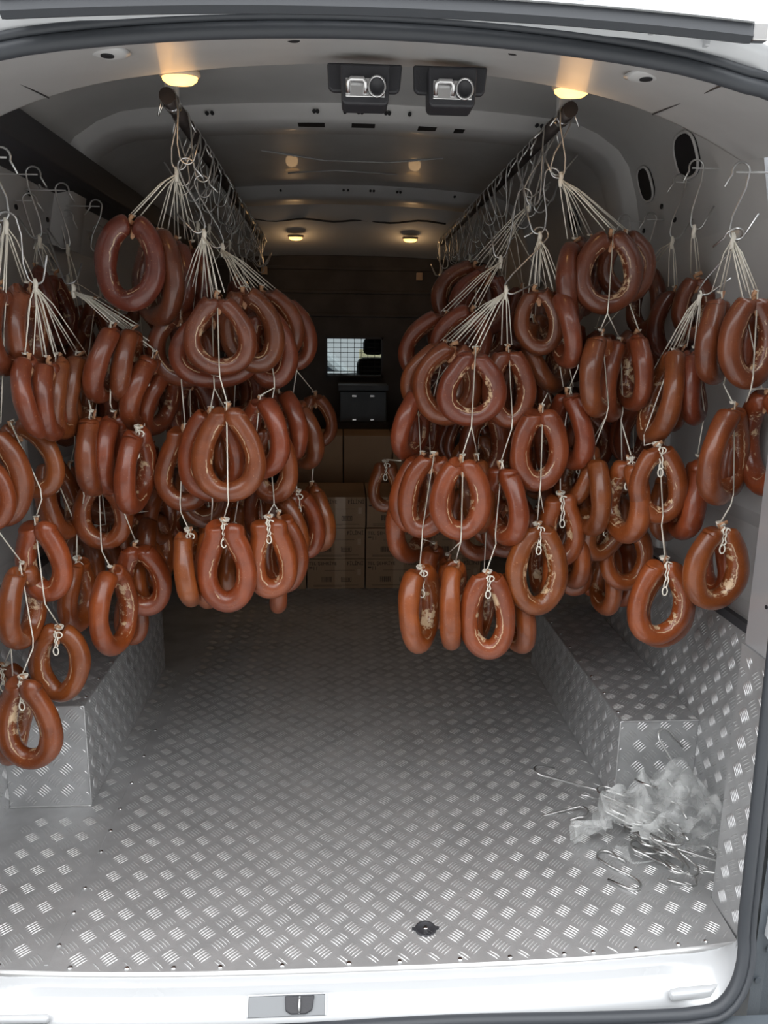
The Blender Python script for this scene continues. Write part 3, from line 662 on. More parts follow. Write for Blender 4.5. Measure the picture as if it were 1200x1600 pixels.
RINGS = []      # dicts used later for the strings
def ring_colour(cy, rs):  # upper rings duller, lower more orange: casing tone, partly haze put into the colour
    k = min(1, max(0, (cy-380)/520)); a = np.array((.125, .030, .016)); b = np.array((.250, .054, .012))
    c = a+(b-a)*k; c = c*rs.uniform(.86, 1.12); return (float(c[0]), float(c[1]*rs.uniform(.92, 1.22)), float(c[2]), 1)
def add_ring(bunch, cx, cy, w, h, y, lean, side, tail, label, group=None, share=None):
    seed = len(RINGS)*13+5; rs = random.Random(seed)
    P = at(cx, cy, y); dc = depth(P); H = h*dc/F/(UPV[2]-FWD[2]*(800-cy)/F)*1.02; w_ = w*dc/F
    T = min(.049, max(.040, H*.225))*rs.uniform(.96, 1.06); T = min(T, w_*.97)
    if w/h >= .60: W = w_; yaw = rs.uniform(-.12, .12)
    else:
        W = H*.80; k = (cx-600)/F + math.tan(_yaw)*0
        best = (9, 0)
        for i in range(0, 91):
            a_ = math.radians(i); v = abs((W-T)*(math.cos(a_) - k*side*math.sin(a_)))+T
            if abs(v-w_) < best[0]: best = (abs(v-w_), a_)
        yaw = side*best[1]
    if share is not None and share in add_ring.cache:
        me, ztop, H0 = add_ring.cache[share]; sc_ = H/H0
    else:
        me, ztop = ring_mesh(W, H, T, q=rs.choice([.15, .3, .45, .6]) if w/h > .7 else rs.uniform(.3, .8), seed=seed, seg=60 if share is None else 40, k=16 if share is None else 12)
        sc_ = 1
        if share is not None: add_ring.cache[share] = (me, ztop, H)
    o = bpy.data.objects.new('sausage_ring', me); C.objects.link(o)
    o.location = P; o.rotation_euler = (Matrix.Rotation(math.radians(lean), 3, 'Y') @ Matrix.Rotation(yaw, 3, 'Z') @ Matrix.Rotation(rs.uniform(-.05, .05), 3, 'X')).to_euler(); o.scale = (sc_,)*3
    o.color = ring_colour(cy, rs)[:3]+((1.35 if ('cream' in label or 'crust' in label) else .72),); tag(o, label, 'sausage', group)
    t = bpy.data.objects.new('casing_end', _tufts[seed % 4]); C.objects.link(t); t.parent = o; t.location = (0, -.004, ztop-.002); t.rotation_euler = (0, 0, rs.uniform(-.6, .6))
    kn = bpy.data.objects.new('twine_knot', _knots[seed % 2]); C.objects.link(kn); kn.parent = o; kn.location = (0, 0, ztop+(.010 if tail else .016)); kn.scale = (.72,)*3 if tail else (.45,)*3
    if tail:
        ta = bpy.data.objects.new('twine_tail', _tails[seed % 3]); C.objects.link(ta); ta.parent = o; ta.location = (0, -.004, ztop+.008); ta.rotation_euler = (0, 0, -yaw)
    Rm = Matrix.Rotation(yaw, 4, 'Z') @ Matrix.Rotation(math.radians(lean), 4, 'Y')
    from mathutils import Euler
    Rm = Euler(o.rotation_euler).to_matrix()
    top = P + Rm @ Vector((0, 0, ztop*sc_+T*.35)); bot = P + Rm @ Vector((0, 0, -H/2+T/2))
    RINGS.append(dict(b=bunch, cx=cx, cy=cy, h=h, top=top, bot=bot, T=T, yaw=yaw, o=o))
    return o
add_ring.cache = {}

# bunch, centre x, centre y, width, height (photo pixels), distance y (m), lean, near side, tail, label
R = []
def r(*a): R.append(a)
# --- left outer rail
r('LO1', 42, 512, 62, 150, .47, 3, 1, 0, 'narrow dark sausage ring at the far left edge, in the top tier behind white strings')
r('LO1', 3, 512, 66, 150, .40, 0, 1, 0, 'dark top-tier sausage ring cut off by the left edge of the view')
r('LO2', 50, 619, 62, 136, .40, -4, 1, 0, 'first of four side-on sausage rings hanging under the far left strings')
r('LO2', 78, 622, 58, 134, .44, -2, 1, 0, 'second of four side-on sausage rings hanging under the far left strings')
r('LO2', 98, 618, 58, 136, .50, 0, 1, 0, 'third of four side-on sausage rings hanging under the far left strings')
r('LO2', 122, 613, 54, 132, .56, 4, 1, 0, 'fourth of four side-on sausage rings, nearest the leaning trio')
r('LO1', -5, 742, 108, 165, .38, 0, 1, 0, 'large half-visible sausage ring at the left edge, second tier')
r('LO1', -22, 770, 90, 120, .34, 0, 1, 0, 'small sausage ring cut off at the left edge inside the larger ring')
r('LO2', 47, 716, 96, 128, .46, -22, 1, 0, 'tilted sausage ring near the left edge, its right arm slanting down')
r('LO2', 92, 775, 76, 135, .62, -8, 1, 1, 'shadowed sausage ring with a dangling casing tuft, third tier far left')
r('LO2', 67, 872, 88, 136, .44, -4, 1, 0, 'face-on open sausage ring far left with a string down its middle')
r('LO1', 35, 944, 80, 137, .40, 2, 1, 0, 'open sausage ring at the left edge below the string-crossed ring')
r('LO2', 122, 926, 68, 120, .60, 4, 1, 1, 'shadowed sausage ring with pale loops, behind the teardrop ring on the left')
r('LO2', 93, 1034, 94, 122, .45, 3, 1, 1, 'round sausage ring standing over the left wheel arch cover with a white loop')
r('LO1', 43, 1126, 106, 152, .36, 0, 1, 1, 'lowest sausage ring on the left with thick cream creases inside')
r('LO1', 22, 1128, 48, 124, .43, 3, 1, 0, 'narrow sausage ring seen through the lowest cream-creased ring on the left')
r('LO1', 12, 1086, 84, 104, .50, 0, 1, 1, 'small shadowed sausage ring behind the lowest left ring')
r('LO3', 88, 480, 60, 120, .85, 0, 1, 0, 'dim sausage ring high on the left wall behind the strings')
r('LO3', 60, 470, 60, 120, .80, 0, -1, 0, 'dim sausage ring high on the far left wall, partly behind the top tier')
r('LO4', 130, 560, 60, 110, .98, 0, 1, 0, 'dim sausage ring behind the leaning trio on the left')
# --- left outer, chained hook, group next to the centre-left cluster
r('LO5', 165, 566, 60, 134, .56, 14, 1, 0, 'first of three leaning sausage rings left of the centre-left cluster, cream seam on its left')
r('LO5', 199, 568, 54, 128, .60, 13, 1, 0, 'second of three leaning sausage rings left of the centre-left cluster')
r('LO5', 224, 608, 66, 136, .63, 16, 1, 0, 'third leaning sausage ring, hanging lower than the first two')
r('LO5', 252, 624, 66, 118, .68, 16, 1, 0, 'orange-brown sausage ring half hidden under the centre-left cluster')
r('LO5', 146, 707, 56, 136, .54, 2, 1, 0, 'left one of a touching pair of upright sausage rings with a pale knot on top')
r('LO5', 176, 706, 50, 136, .58, 1, 1, 0, 'right one of a touching pair of upright sausage rings with a pale knot on top')
r('LO5', 213, 731, 64, 142, .56, 3, 1, 1, 'open upright sausage ring left of centre with a long white twine loop inside')
r('LO5', 160, 800, 94, 118, .62, 0, 1, 0, 'wide dark sausage ring below the touching pair on the left')
r('LO5', 222, 902, 88, 120, .64, -6, 1, 0, 'shadowed sausage ring with peeling casing and a long string end, left of the aisle')
r('LO5', 178, 952, 82, 138, .54, 0, 1, 0, 'teardrop sausage ring above the left wheel arch cover')
r('LO5', 232, 900, 60, 112, .74, 0, 1, 0, 'inner shadowed sausage ring behind the peeling one, left of the aisle')
r('LO5', 243, 856, 62, 120, .80, -6, 1, 0, 'dark sausage ring behind and above the peeling one, left of the aisle')
r('LO5', 250, 800, 56, 100, .84, 0, 1, 0, 'small dark sausage ring showing between the left groups')
r('LO5', 205, 962, 56, 90, .72, 4, -1, 0, 'dark lowest ring peeping out right of the teardrop ring on the left')
r('LO5', 130, 870, 60, 120, .78, 0, -1, 0, 'dark sausage ring deep between the outer left tiers')
# --- left centre rail
r('LI1', 204, 410, 110, 154, .56, 6, 1, 0, 'big face-on sausage ring topmost left of the aisle')
r('LI1', 247, 432, 74, 156, .63, 6, -1, 0, 'ring directly behind the topmost left face-on sausage ring')
r('LI1', 276, 436, 56, 134, .70, 4, -1, 0, 'third ring back in the topmost left bundle')
r('LI1', 302, 438, 50, 126, .78, 2, -1, 0, 'last dark ring of the topmost left bundle, beside the white strings')
r('LI2', 343, 521, 114, 134, .53, 0, 1, 0, 'round face-on sausage ring at the front of the left centre cluster, string down its middle')
r('LI2', 335, 542, 142, 130, .60, 0, 1, 0, 'wide sausage ring framing the round front ring of the left centre cluster')
r('LI2', 285, 540, 114, 130, .65, 0, 1, 0, 'wide left-hand ring of the left centre cluster, top tier')
r('LI3', 392, 514, 100, 140, .60, -12, -1, 0, 'smooth tilted ring right of the round front ring, left centre cluster')
r('LI3', 420, 540, 88, 136, .65, -10, -1, 0, 'lower tilted ring on the right of the left centre cluster, top tier')
r('LI3', 425, 506, 96, 126, .71, -14, -1, 0, 'tilted ring second from the aisle in the left centre top tier')
r('LI3', 452, 520, 82, 120, .80, -14, -1, 0, 'rightmost tilted ring of the left centre top tier, beside the aisle')
r('LI2', 357, 705, 116, 157, .50, 0, 1, 0, 'large face-on ring, second tier of the left centre cluster, twisted casing at its top')
r('LI2', 332, 709, 110, 150, .56, 0, 1, 0, 'ring just left behind the large second-tier ring, left centre cluster')
r('LI2', 287, 729, 92, 138, .61, 4, 1, 0, 'open ring on the left of the second tier, left centre cluster')
r('LI2', 362, 705, 60, 104, .66, 0, 1, 0, 'ring seen through the large second-tier ring, left centre cluster')
r('LI3', 411, 681, 78, 132, .58, -4, -1, 0, 'ring with dangling brown casing right of the large second-tier ring')
r('LI3', 424, 722, 84, 130, .64, -4, -1, 0, 'lower ring right of the large second-tier ring, left centre cluster')
r('LI3', 447, 661, 68, 122, .74, -8, -1, 0, 'smooth tilted second-tier ring, third from the aisle on the left')
r('LI3', 467, 676, 68, 118, .82, -8, -1, 0, 'smooth tilted second-tier ring, second from the aisle on the left')
r('LI3', 496, 655, 62, 88, 1.1, -6, -1, 0, 'smaller second-tier ring bordering the aisle on the left')
r('LI2', 354, 880, 95, 152, .50, 0, 1, 1, 'teardrop ring lowest at the front of the left centre cluster')
r('LI2', 295, 884, 40, 126, .54, 3, 1, 1, 'edge-on straight-looking ring at the lower left of the left centre cluster')
r('LI2', 328, 884, 52, 130, .60, 2, 1, 0, 'ring tucked between the edge-on ring and the teardrop ring, lower left centre')
r('LI3', 424, 867, 80, 133, .54, -3, -1, 1, 'open lower ring with two white twine ends, right of the left teardrop ring')
r('LI3', 441, 861, 80, 130, .61, -4, -1, 0, 'ring right behind the one with two white twine ends')
r('LI2', 368, 872, 52, 112, .64, 0, 1, 0, 'dark ring seen through the left teardrop ring')
r('LI3', 435, 902, 28, 108, .76, 2, -1, 0, 'edge-on ring whose tip hangs lowest behind the lower left centre rings')
r('LI3', 494, 806, 58, 112, .86, -6, -1, 0, 'lower ring bordering the aisle on the left, in front of the boxes')
r('LI3', 472, 817, 70, 112, .76, -8, -1, 1, 'lower ring second from the aisle on the left, short string above it')
r('LI3', 446, 820, 64, 112, .70, -8, -1, 0, 'lower ring third from the aisle on the left')
r('LI3', 410, 800, 60, 100, .74, -4, -1, 0, 'small dark ring with a frayed knot between the lower left centre tiers')
r('LI2', 318, 760, 90, 130, .74, 0, 1, 0, 'dark ring deep behind the second tier of the left centre cluster')
r('LI2', 300, 640, 90, 130, .78, 0, 1, 0, 'dark ring deep between the first and second tiers, left centre cluster')
# --- right centre rail
r('RI5', 728, 462, 108, 116, .98, 16, -1, 0, 'dim topmost ring right of the aisle, behind the string knots')
r('RI5', 752, 470, 100, 112, .92, 14, -1, 0, 'second dim topmost ring right of the aisle')
r('RI2', 680, 542, 112, 120, .78, 16, 1, 0, 'tilted ring bordering the aisle on the right, top tier')
r('RI2', 722, 532, 98, 116, .72, 18, 1, 0, 'smooth tilted ring behind the right centre front trio')
r('RI3', 683, 590, 112, 122, .68, 12, 1, 0, 'left ring of the right centre front trio')
r('RI3', 700, 598, 112, 134, .61, 8, 1, 0, 'middle ring of the right centre front trio')
r('RI3', 738, 603, 110, 127, .53, 2, 1, 0, 'round face-on ring of the right centre front trio, cream spots inside')
r('RI3', 795, 603, 86, 134, .58, -4, -1, 0, 'smooth ring right of the round front ring, right centre cluster')
r('RI4', 842, 500, 80, 112, .60, -10, 1, 0, 'tilted ring with an open right side above the right centre cluster')
r('RI4', 881, 512, 44, 130, .57, -8, 1, 0, 'thick near edge-on ring left of the topmost right face-on ring')
r('RI4', 852, 552, 62, 132, .68, -26, 1, 0, 'strongly tilted ring behind the thick near edge-on ring')
r('RI1', 950, 424, 112, 134, .55, 2, 1, 0, 'big face-on ring topmost on the right with a cream ring of crumbs inside')
r('RI1', 978, 416, 96, 116, .63, -6, -1, 0, 'ring behind the topmost right face-on ring, showing on its right')
r('RI1', 895, 440, 54, 140, .60, -4, 1, 0, 'smooth dark ring left of the topmost right face-on ring')
r('RI1', 915, 430, 60, 130, .68, 0, 1, 0, 'dark ring between the two topmost right rings')
r('RI1', 934, 582, 68, 140, .54, 0, 1, 0, 'bright orange ring with a cream-mottled inner arm under the topmost right ring')
r('RI1', 960, 592, 56, 134, .60, 0, 1, 0, 'ring right behind the bright orange mottled ring')
r('RI1', 993, 578, 54, 128, .57, -2, -1, 0, 'ring with a cream-mottled left face, right of the orange ring')
r('RI3', 645, 658, 64, 126, .66, 2, 1, 0, 'cream-creased ring bordering the aisle on the right, second tier')
r('RI3', 662, 668, 60, 110, .74, 2, 1, 0, 'dark ring behind the cream-creased one bordering the aisle on the right')
r('RI3', 720, 776, 98, 138, .50, 0, 1, 0, 'face-on ring in the middle of the third tier, right centre cluster')
r('RI3', 667, 772, 88, 138, .56, 8, 1, 0, 'left ring of the third tier, right centre cluster')
r('RI3', 650, 768, 80, 132, .63, 8, 1, 0, 'ring just behind the left ring of the third tier, right centre cluster')
r('RI3', 787, 784, 80, 134, .55, -6, -1, 0, 'smooth open ring right of the middle third-tier ring, right centre cluster')
r('RI3', 745, 770, 60, 126, .64, -2, -1, 0, 'dark ring seen through the gap beside the middle third-tier ring')
r('RI3', 640, 812, 76, 134, .70, 0, 1, 0, 'lower ring bordering the aisle on the right, cream crease inside')
r('RI3', 602, 758, 56, 84, 1.2, 0, 1, 1, 'small dark ring deep beside the aisle, in front of the boxes on the right')
r('RI4', 843, 698, 94, 138, .54, 0, 1, 0, 'face-on ring with a string down its middle, right centre second tier')
r('RI4', 890, 668, 66, 132, .60, -4, -1, 0, 'ring with hanging casing scrap right of the string-crossed second-tier ring')
r('RI4', 860, 690, 50, 120, .66, 0, -1, 0, 'pair-like narrow ring seen through the string-crossed second-tier ring')
r('RI4', 839, 886, 102, 149, .52, -2, 1, 1, 'large open lower ring with cream crust and a white loop, right of the lowest pair')
r('RI4', 876, 825, 76, 122, .57, -4, -1, 1, 'ring with a long double twine loop, right of the large crusty ring')
r('RI4', 893, 858, 56, 118, .64, -4, -1, 0, 'narrow ring behind the one with the double twine loop')
r('RI4', 898, 892, 58, 76, .72, -4, -1, 0, 'small dark lower ring right of the large crusty ring')
r('RI4', 850, 880, 48, 110, .60, 0, -1, 0, 'narrow ring seen inside the large crusty lower ring')
r('RI3', 761, 957, 90, 142, .50, -2, 1, 1, 'lowest face-on teardrop ring right of the aisle with a cream inner seam')
r('RI3', 657, 947, 68, 136, .54, 0, 1, 1, 'lowest narrow ring at the left of the right centre cluster, cream patches inside')
r('RI3', 708, 943, 46, 137, .55, 4, 1, 0, 'edge-on lowest ring between the two cream-seamed lowest rings')
r('RI3', 803, 955, 62, 126, .60, -2, -1, 0, 'lowest ring half hidden right of the teardrop ring')
r('RI3', 752, 948, 50, 112, .60, 0, 1, 0, 'dark narrow ring seen through the lowest teardrop ring')
r('RI3', 697, 922, 40, 116, .68, 0, 1, 0, 'dark ring behind the edge-on lowest ring')
r('RI3', 672, 905, 50, 120, .68, 2, 1, 0, 'ring standing behind the lowest narrow ring right of the aisle')
r('RI3', 757, 690, 80, 120, .74, 0, -1, 0, 'dark ring deep between second and third tiers, right centre cluster')
r('RI3', 800, 720, 60, 120, .76, 0, -1, 0, 'dark ring deep behind the string-crossed second-tier ring')
# --- right outer rail
r('RO4', 1035, 620, 50, 156, .50, 5, 1, 0, 'long narrow dark ring under the leaning string knot on the right')
r('RO4', 1056, 606, 46, 136, .56, 2, 1, 0, 'narrow dark ring second under the leaning string knot on the right')
r('RO4', 1083, 602, 44, 124, .48, -3, 1, 0, 'short thick near edge-on ring under the leaning string knot, nearest the far right bunch')
r('RO1', 1118, 528, 56, 148, .40, 0, 1, 0, 'dark smooth narrow ring left of the far right face-on ring')
r('RO1', 1172, 530, 98, 157, .31, 0, 1, 0, 'large smooth dark ring at the far right, topmost')
r('RO1', 1178, 540, 64, 124, .37, -6, 1, 0, 'narrow ring seen through the large far right topmost ring')
r('RO1', 1133, 708, 86, 164, .32, 2, 1, 0, 'tall oval ring at the far right, second tier')
r('RO1', 1196, 690, 60, 170, .30, 0, -1, 0, 'ring cut off by the right edge beside the tall oval ring')
r('RO1', 1150, 712, 54, 128, .40, 0, 1, 0, 'ring seen through the tall oval far right ring')
r('RO1', 1120, 882, 108, 142, .31, 0, 1, 1, 'wide lowest ring at the far right with cream dots and a twine loop')
r('RO1', 1118, 876, 54, 112, .39, 0, 1, 0, 'narrow ring seen inside the wide lowest far right ring')
r('RO4', 1033, 936, 106, 140, .40, 0, 1, 1, 'lowest open ring on the right hanging over the wheel arch, cream flecks')
r('RO4', 1035, 944, 104, 138, .46, 0, 1, 0, 'ring almost hidden behind the lowest open ring over the right wheel arch')
r('RO4', 1028, 753, 92, 131, .44, -6, 1, 1, 'open third-tier ring on the right with a cream lower arm and white twine')
r('RO4', 1078, 776, 44, 138, .48, 2, 1, 0, 'edge-on ring between the cream-armed ring and the far right bunch')
r('RO4', 1042, 790, 56, 110, .56, 0, 1, 0, 'dark ring behind the cream-armed third-tier ring')
r('RI1', 977, 777, 80, 138, .50, 4, -1, 1, 'orange ring with cream flecks and a twisted twine loop, right third tier')
r('RI1', 948, 818, 78, 122, .60, 20, -1, 0, 'tilted ring passing under the orange flecked ring')
r('RI1', 978, 864, 86, 112, .62, 0, -1, 0, 'wide dark ring low on the right, below the orange flecked ring')
r('RI1', 926, 770, 52, 132, .56, -4, -1, 0, 'smooth orange edge-on ring right of the second-tier pair')
r('RI1', 903, 738, 58, 112, .62, 22, -1, 1, 'leaning ring with a curled white twine end on top')
r('RI1', 948, 900, 32, 116, .70, 0, -1, 0, 'edge-on ring tip hanging low on the right, left of two')
r('RI1', 971, 890, 32, 110, .76, 0, -1, 0, 'edge-on ring tip hanging low on the right, right of two')
r('RO4', 1000, 680, 84, 110, .70, 0, -1, 0, 'dark ring in the gap below the mottled rings on the right')
r('RO3', 1050, 505, 80, 120, .80, 0, 1, 0, 'dim ring against the right wall behind the slanting strings')
r('RO2', 1085, 480, 70, 110, .70, 0, -1, 0, 'second dim ring against the right wall, nearer the far right bunch')
r('RO3', 1010, 470, 60, 110, 1.0, 0, -1, 0, 'dim ring right of the topmost right face-on ring')
for a in R: add_ring(*a)
NLIST = len(RINGS)

# strings and hooks ---------------------------------------------------------
BUNCH = {  # origin pixel, y, rail, label piece
 'LO1': (8, 345, .40, 'LO', 'at the far left edge'), 'LO2': (54, 440, .45, 'LO', 'on the low hook at the far left'),
 'LO3': (61, 371, .80, 'LO', 'dim, second along the left wall'), 'LO4': (105, 385, .98, 'LO', 'dim, third along the left wall'),
 'LO5': (114, 448, .62, 'LO', 'over the leaning trio on the left'), 'LI1': (275, 265, .60, 'LI', 'at the end of the left centre rail'),
 'LI2': (318, 362, .56, 'LI', 'over the round front ring left of the aisle'), 'LI3': (347, 384, .72, 'LI', 'over the tilted rings left of the aisle'),
 'RI1': (876, 273, .60, 'RI', 'at the end of the right centre rail'), 'RI2': (782, 403, .76, 'RI', 'leaning towards the aisle, upper right of it'),
 'RI4': (843, 366, .62, 'RI', 'behind the shiny low hook'),
 'RI3': (790, 450, .57, 'RI', 'on the shiny low hook right of the aisle'),
 'RI5': (827, 315, .90, 'RI', 'dim, second along the right centre rail'), 'RO1': (1145, 368, .34, 'RO', 'at the far right'),
 'RO2': (1084, 355, .66, 'RO', 'dim, on the wide hook at the right wall'), 'RO3': (1050, 373, .82, 'RO', 'dim, third along the right wall'),
 'RO4': (1093, 458, .46, 'RO', 'slanting, on the low hook at the right')}
TOPS = {'LO1': (2, 245), 'LO3': (52, 272), 'LO4': (97, 297), 'LO2': 'LO1', 'LO5': 'LO3', 'RO1': (1158, 268), 'RO2': (1088, 262), 'RO3': (1062, 284), 'RO4': 'RO1', 'RI3': 'RI4'}
LOADS = {}
def wall_peg(A, sgn):
    W_ = bpy.data.objects['wall_left' if sgn < 0 else 'wall_right']
    MB().tube([(A.x-sgn*.01, A.y, A.z-.001), (sgn*.90, A.y, A.z-.001)], .0018, 8).build('hook_peg', 'paint', W_, True)
def twine(pts, r=.0017):
    P = []
    for a, b in zip(pts[:-1], pts[1:]):
        a, b = Vector(a), Vector(b); n = max(1, int((b-a).length/.08))
        for i in range(n): P.append(a.lerp(b, i/n))
    P.append(Vector(pts[-1])); return P
def make_bunch(b, O, lab, members, group=None, k=6, rr=.00155):
    t = tag(empty('string_bundle', O), lab, 'string', group)
    m_ = MB(); m_.tube([(0, 0, .006), (.002, 0, -.004), (0, 0, -.016), (.001, 0, -.026)], [.0035, .0055, .005, .0042], 8).build('bundle_knot', 'string', t, True)
    for q in members:
        best = None
        for p in members:
            if p is q: continue
            dy = q['top_px'] - p['cy']
            if dy > p['h']*.28:
                s_ = abs(p['cx']-q['cx']) + .35*abs(q['top_px']-(p['cy']+p['h']/2)) + 120*abs(p['top'].y-q['top'].y)
                if best is None or s_ < best[0]: best = (s_, p)
        if best is None or best[0] > 110:
            d = q['top']-O; mid = O + d*.25 + Vector((random.uniform(-.003, .003), -.002, 0))
            pts = [O+Vector((random.uniform(-.003, .003), -.003, -.01)), mid, q['top']]
        else:
            p = best[1]; ps = p['top']; off = Vector((0, -(p['T']/2+.004), 0))
            if abs(math.sin(p['yaw'])) > .6: off = Vector((math.copysign(p['T']/2+.003, q['top'].x-p['bot'].x+1e-5), -.01, 0))
            pts = [ps+Vector((0, -.010, 0)), p['bot']+off+Vector((0, 0, .004)), p['bot']+off*.9+Vector((0, 0, -.02)), q['top']]
        pts = twine(pts)
        MB().tube([tuple(x-O) for x in pts], rr, 5).build('string', 'string', t, True)
    # a few more lines of the fan, to rings behind
    return t
for q in RINGS: q['top_px'] = q['cy']-q['h']/2
for b, (ox, oy, y, rk, desc) in BUNCH.items():
    O = at(ox, oy, y); mem = [q for q in RINGS if q['b'] == b]
    # a fan: each bundle also carries second lines to the top-tier rings
    t = make_bunch(b, O, 'cream twine bundle %s' % desc, mem)
    tops = sorted([q for q in mem], key=lambda q: q['top_px'])[:4]
    for q in tops:
        for dx in (-.012, .013):
            e = q['top']+Vector((dx, .012, .0)); pts = twine([O+Vector((dx*.2, 0, -.012)), O+(e-O)*.3+Vector((dx*.3, .002, 0)), e])
            MB().tube([tuple(x-O) for x in pts], .0013, 5).build('string', 'string', t, True)
    load = O + Vector((0, 0, -.004)); LOADS[b] = load
    lowest = 'steel S-hook holding the twine '+desc
    if b in TOPS:
        v = TOPS[b]
        if isinstance(v, str): hook(LOADS[v]+Vector((.004, .004, .004)), load, lowest); continue
        A = at(v[0], v[1], y); sgn = -1 if rk == 'LO' else 1
        A.x = sgn*min(abs(A.x), .855); wall_peg(A, sgn); hook(A, load, lowest, flip=sgn); continue
    A = railpt(rk, y); dist = (load-A).length
    if dist < .205: hook(A, load, lowest, flip=1 if b != 'RI1' else -1)
    else:
        f = min(.5, .17/dist) if dist < .35 else .5
        mid = A + (load-A)*f; mid.z = min(mid.z, A.z-.10)
        hook(A, mid, 'upper of two chained S-hooks, '+desc); hook(mid, load, 'lower of two chained S-hooks, '+desc, flip=-1)

# deeper bunches along the rails ----------------------------------------------------
def deep_bunch(rk, y, tiers, desc, group, cols, share):
    A = railpt(rk, y) if rk in ('LI', 'RI') else Vector((RX[rk][0]*.985, y, RZ[rk]-.06))
    if rk in ('LO', 'RO'): wall_peg(A, -1 if rk == 'LO' else 1)
    O = A + Vector((random.uniform(-.02, .02), 0, -.16-random.uniform(0, .06)))
    hook(A, O, 'steel S-hook '+desc, random.uniform(-.3, .3), group='hooks along '+group[13:], flip=random.choice((1, -1)))
    mem = []
    for z in tiers:
        for cxo in cols:
            P = Vector((A.x+cxo+random.uniform(-.02, .02), y+random.uniform(-.05, .05), z+random.uniform(-.03, .03)))
            d_ = np.array(P)-CAM; dc = float(d_@FWD); px = 600+F*float(d_@RGT)/dc; py = 800-F*float(d_@UPV)/dc
            h = .20*F/dc; ang = random.uniform(.3, 1.2)
            o = add_ring('deep', px, py, h*random.uniform(.35, .85), h, P.y, random.uniform(-8, 8), random.choice((1, -1)), 0, 'shadowed sausage ring '+desc, group, share='%s%d' % (share, random.randint(0, 4)))
            q = RINGS[-1]; q['top_px'] = q['cy']-q['h']/2; mem.append(q)
    make_bunch('deep', O, 'cream twine bundle '+desc, mem, group='twine along '+group[13:], rr=.0015)
random.seed(21)
for y in (.98, 1.22, 1.5, 1.8, 2.15):
    deep_bunch('LI', y, (1.25, 1.03, .82, .62) if y < 1.9 else (1.2, .98, .78), 'deep on the left centre rail', 'sausages deep on the left centre rail', (-.09, .0, .07) if y < 1.7 else (.05,), 'd')
for y in (1.05, 1.3, 1.6, 1.9, 2.2):
    deep_bunch('RI', y, (1.25, 1.03, .82, .62) if y < 1.9 else (1.2, .98, .78), 'deep on the right centre rail', 'sausages deep on the right centre rail', (-.08, .0, .09) if y < 1.7 else (-.06,), 'd')
for y in (.92, 1.2, 1.5): deep_bunch('LO', y, (1.2, .98, .76, .56), 'deep on the left wall rail', 'sausages deep on the left wall rail', (.03, .13), 'd')
for y in (1.0, 1.3, 1.6): deep_bunch('RO', y, (1.15, .93, .7, .52), 'deep on the right wall rail', 'sausages deep on the right wall rail', (-.1, -.02), 'd')
# spare hooks crowding the two centre rails and hanging at the walls
for rk, nm in (('LI', 'left'), ('RI', 'right')):
    for i in range(30):
        y = .74+i*.078+random.uniform(-.015, .015); A = railpt(rk, y); B = A+Vector((random.uniform(-.035, .035), random.uniform(-.02, .02), -random.uniform(.13, .19)))
        hook(A, B, 'one of many S-hooks crowding the %s centre rail' % nm, random.uniform(-.5, .5), group='spare hooks on the %s centre rail' % nm, flip=random.choice((1, -1)))
for px, py, px2, py2, y, lab in ((975, 345, 985, 410, 1.15, 'thin S-hook by the smaller oval hole on the right wall'), (150, 322, 146, 395, 1.2, 'thin S-hook beside the lamp glint on the left wall')):
    a_ = at(px, py, y); wall_peg(a_, math.copysign(1, a_.x)); hook(a_, at(px2, py2, y), lab)

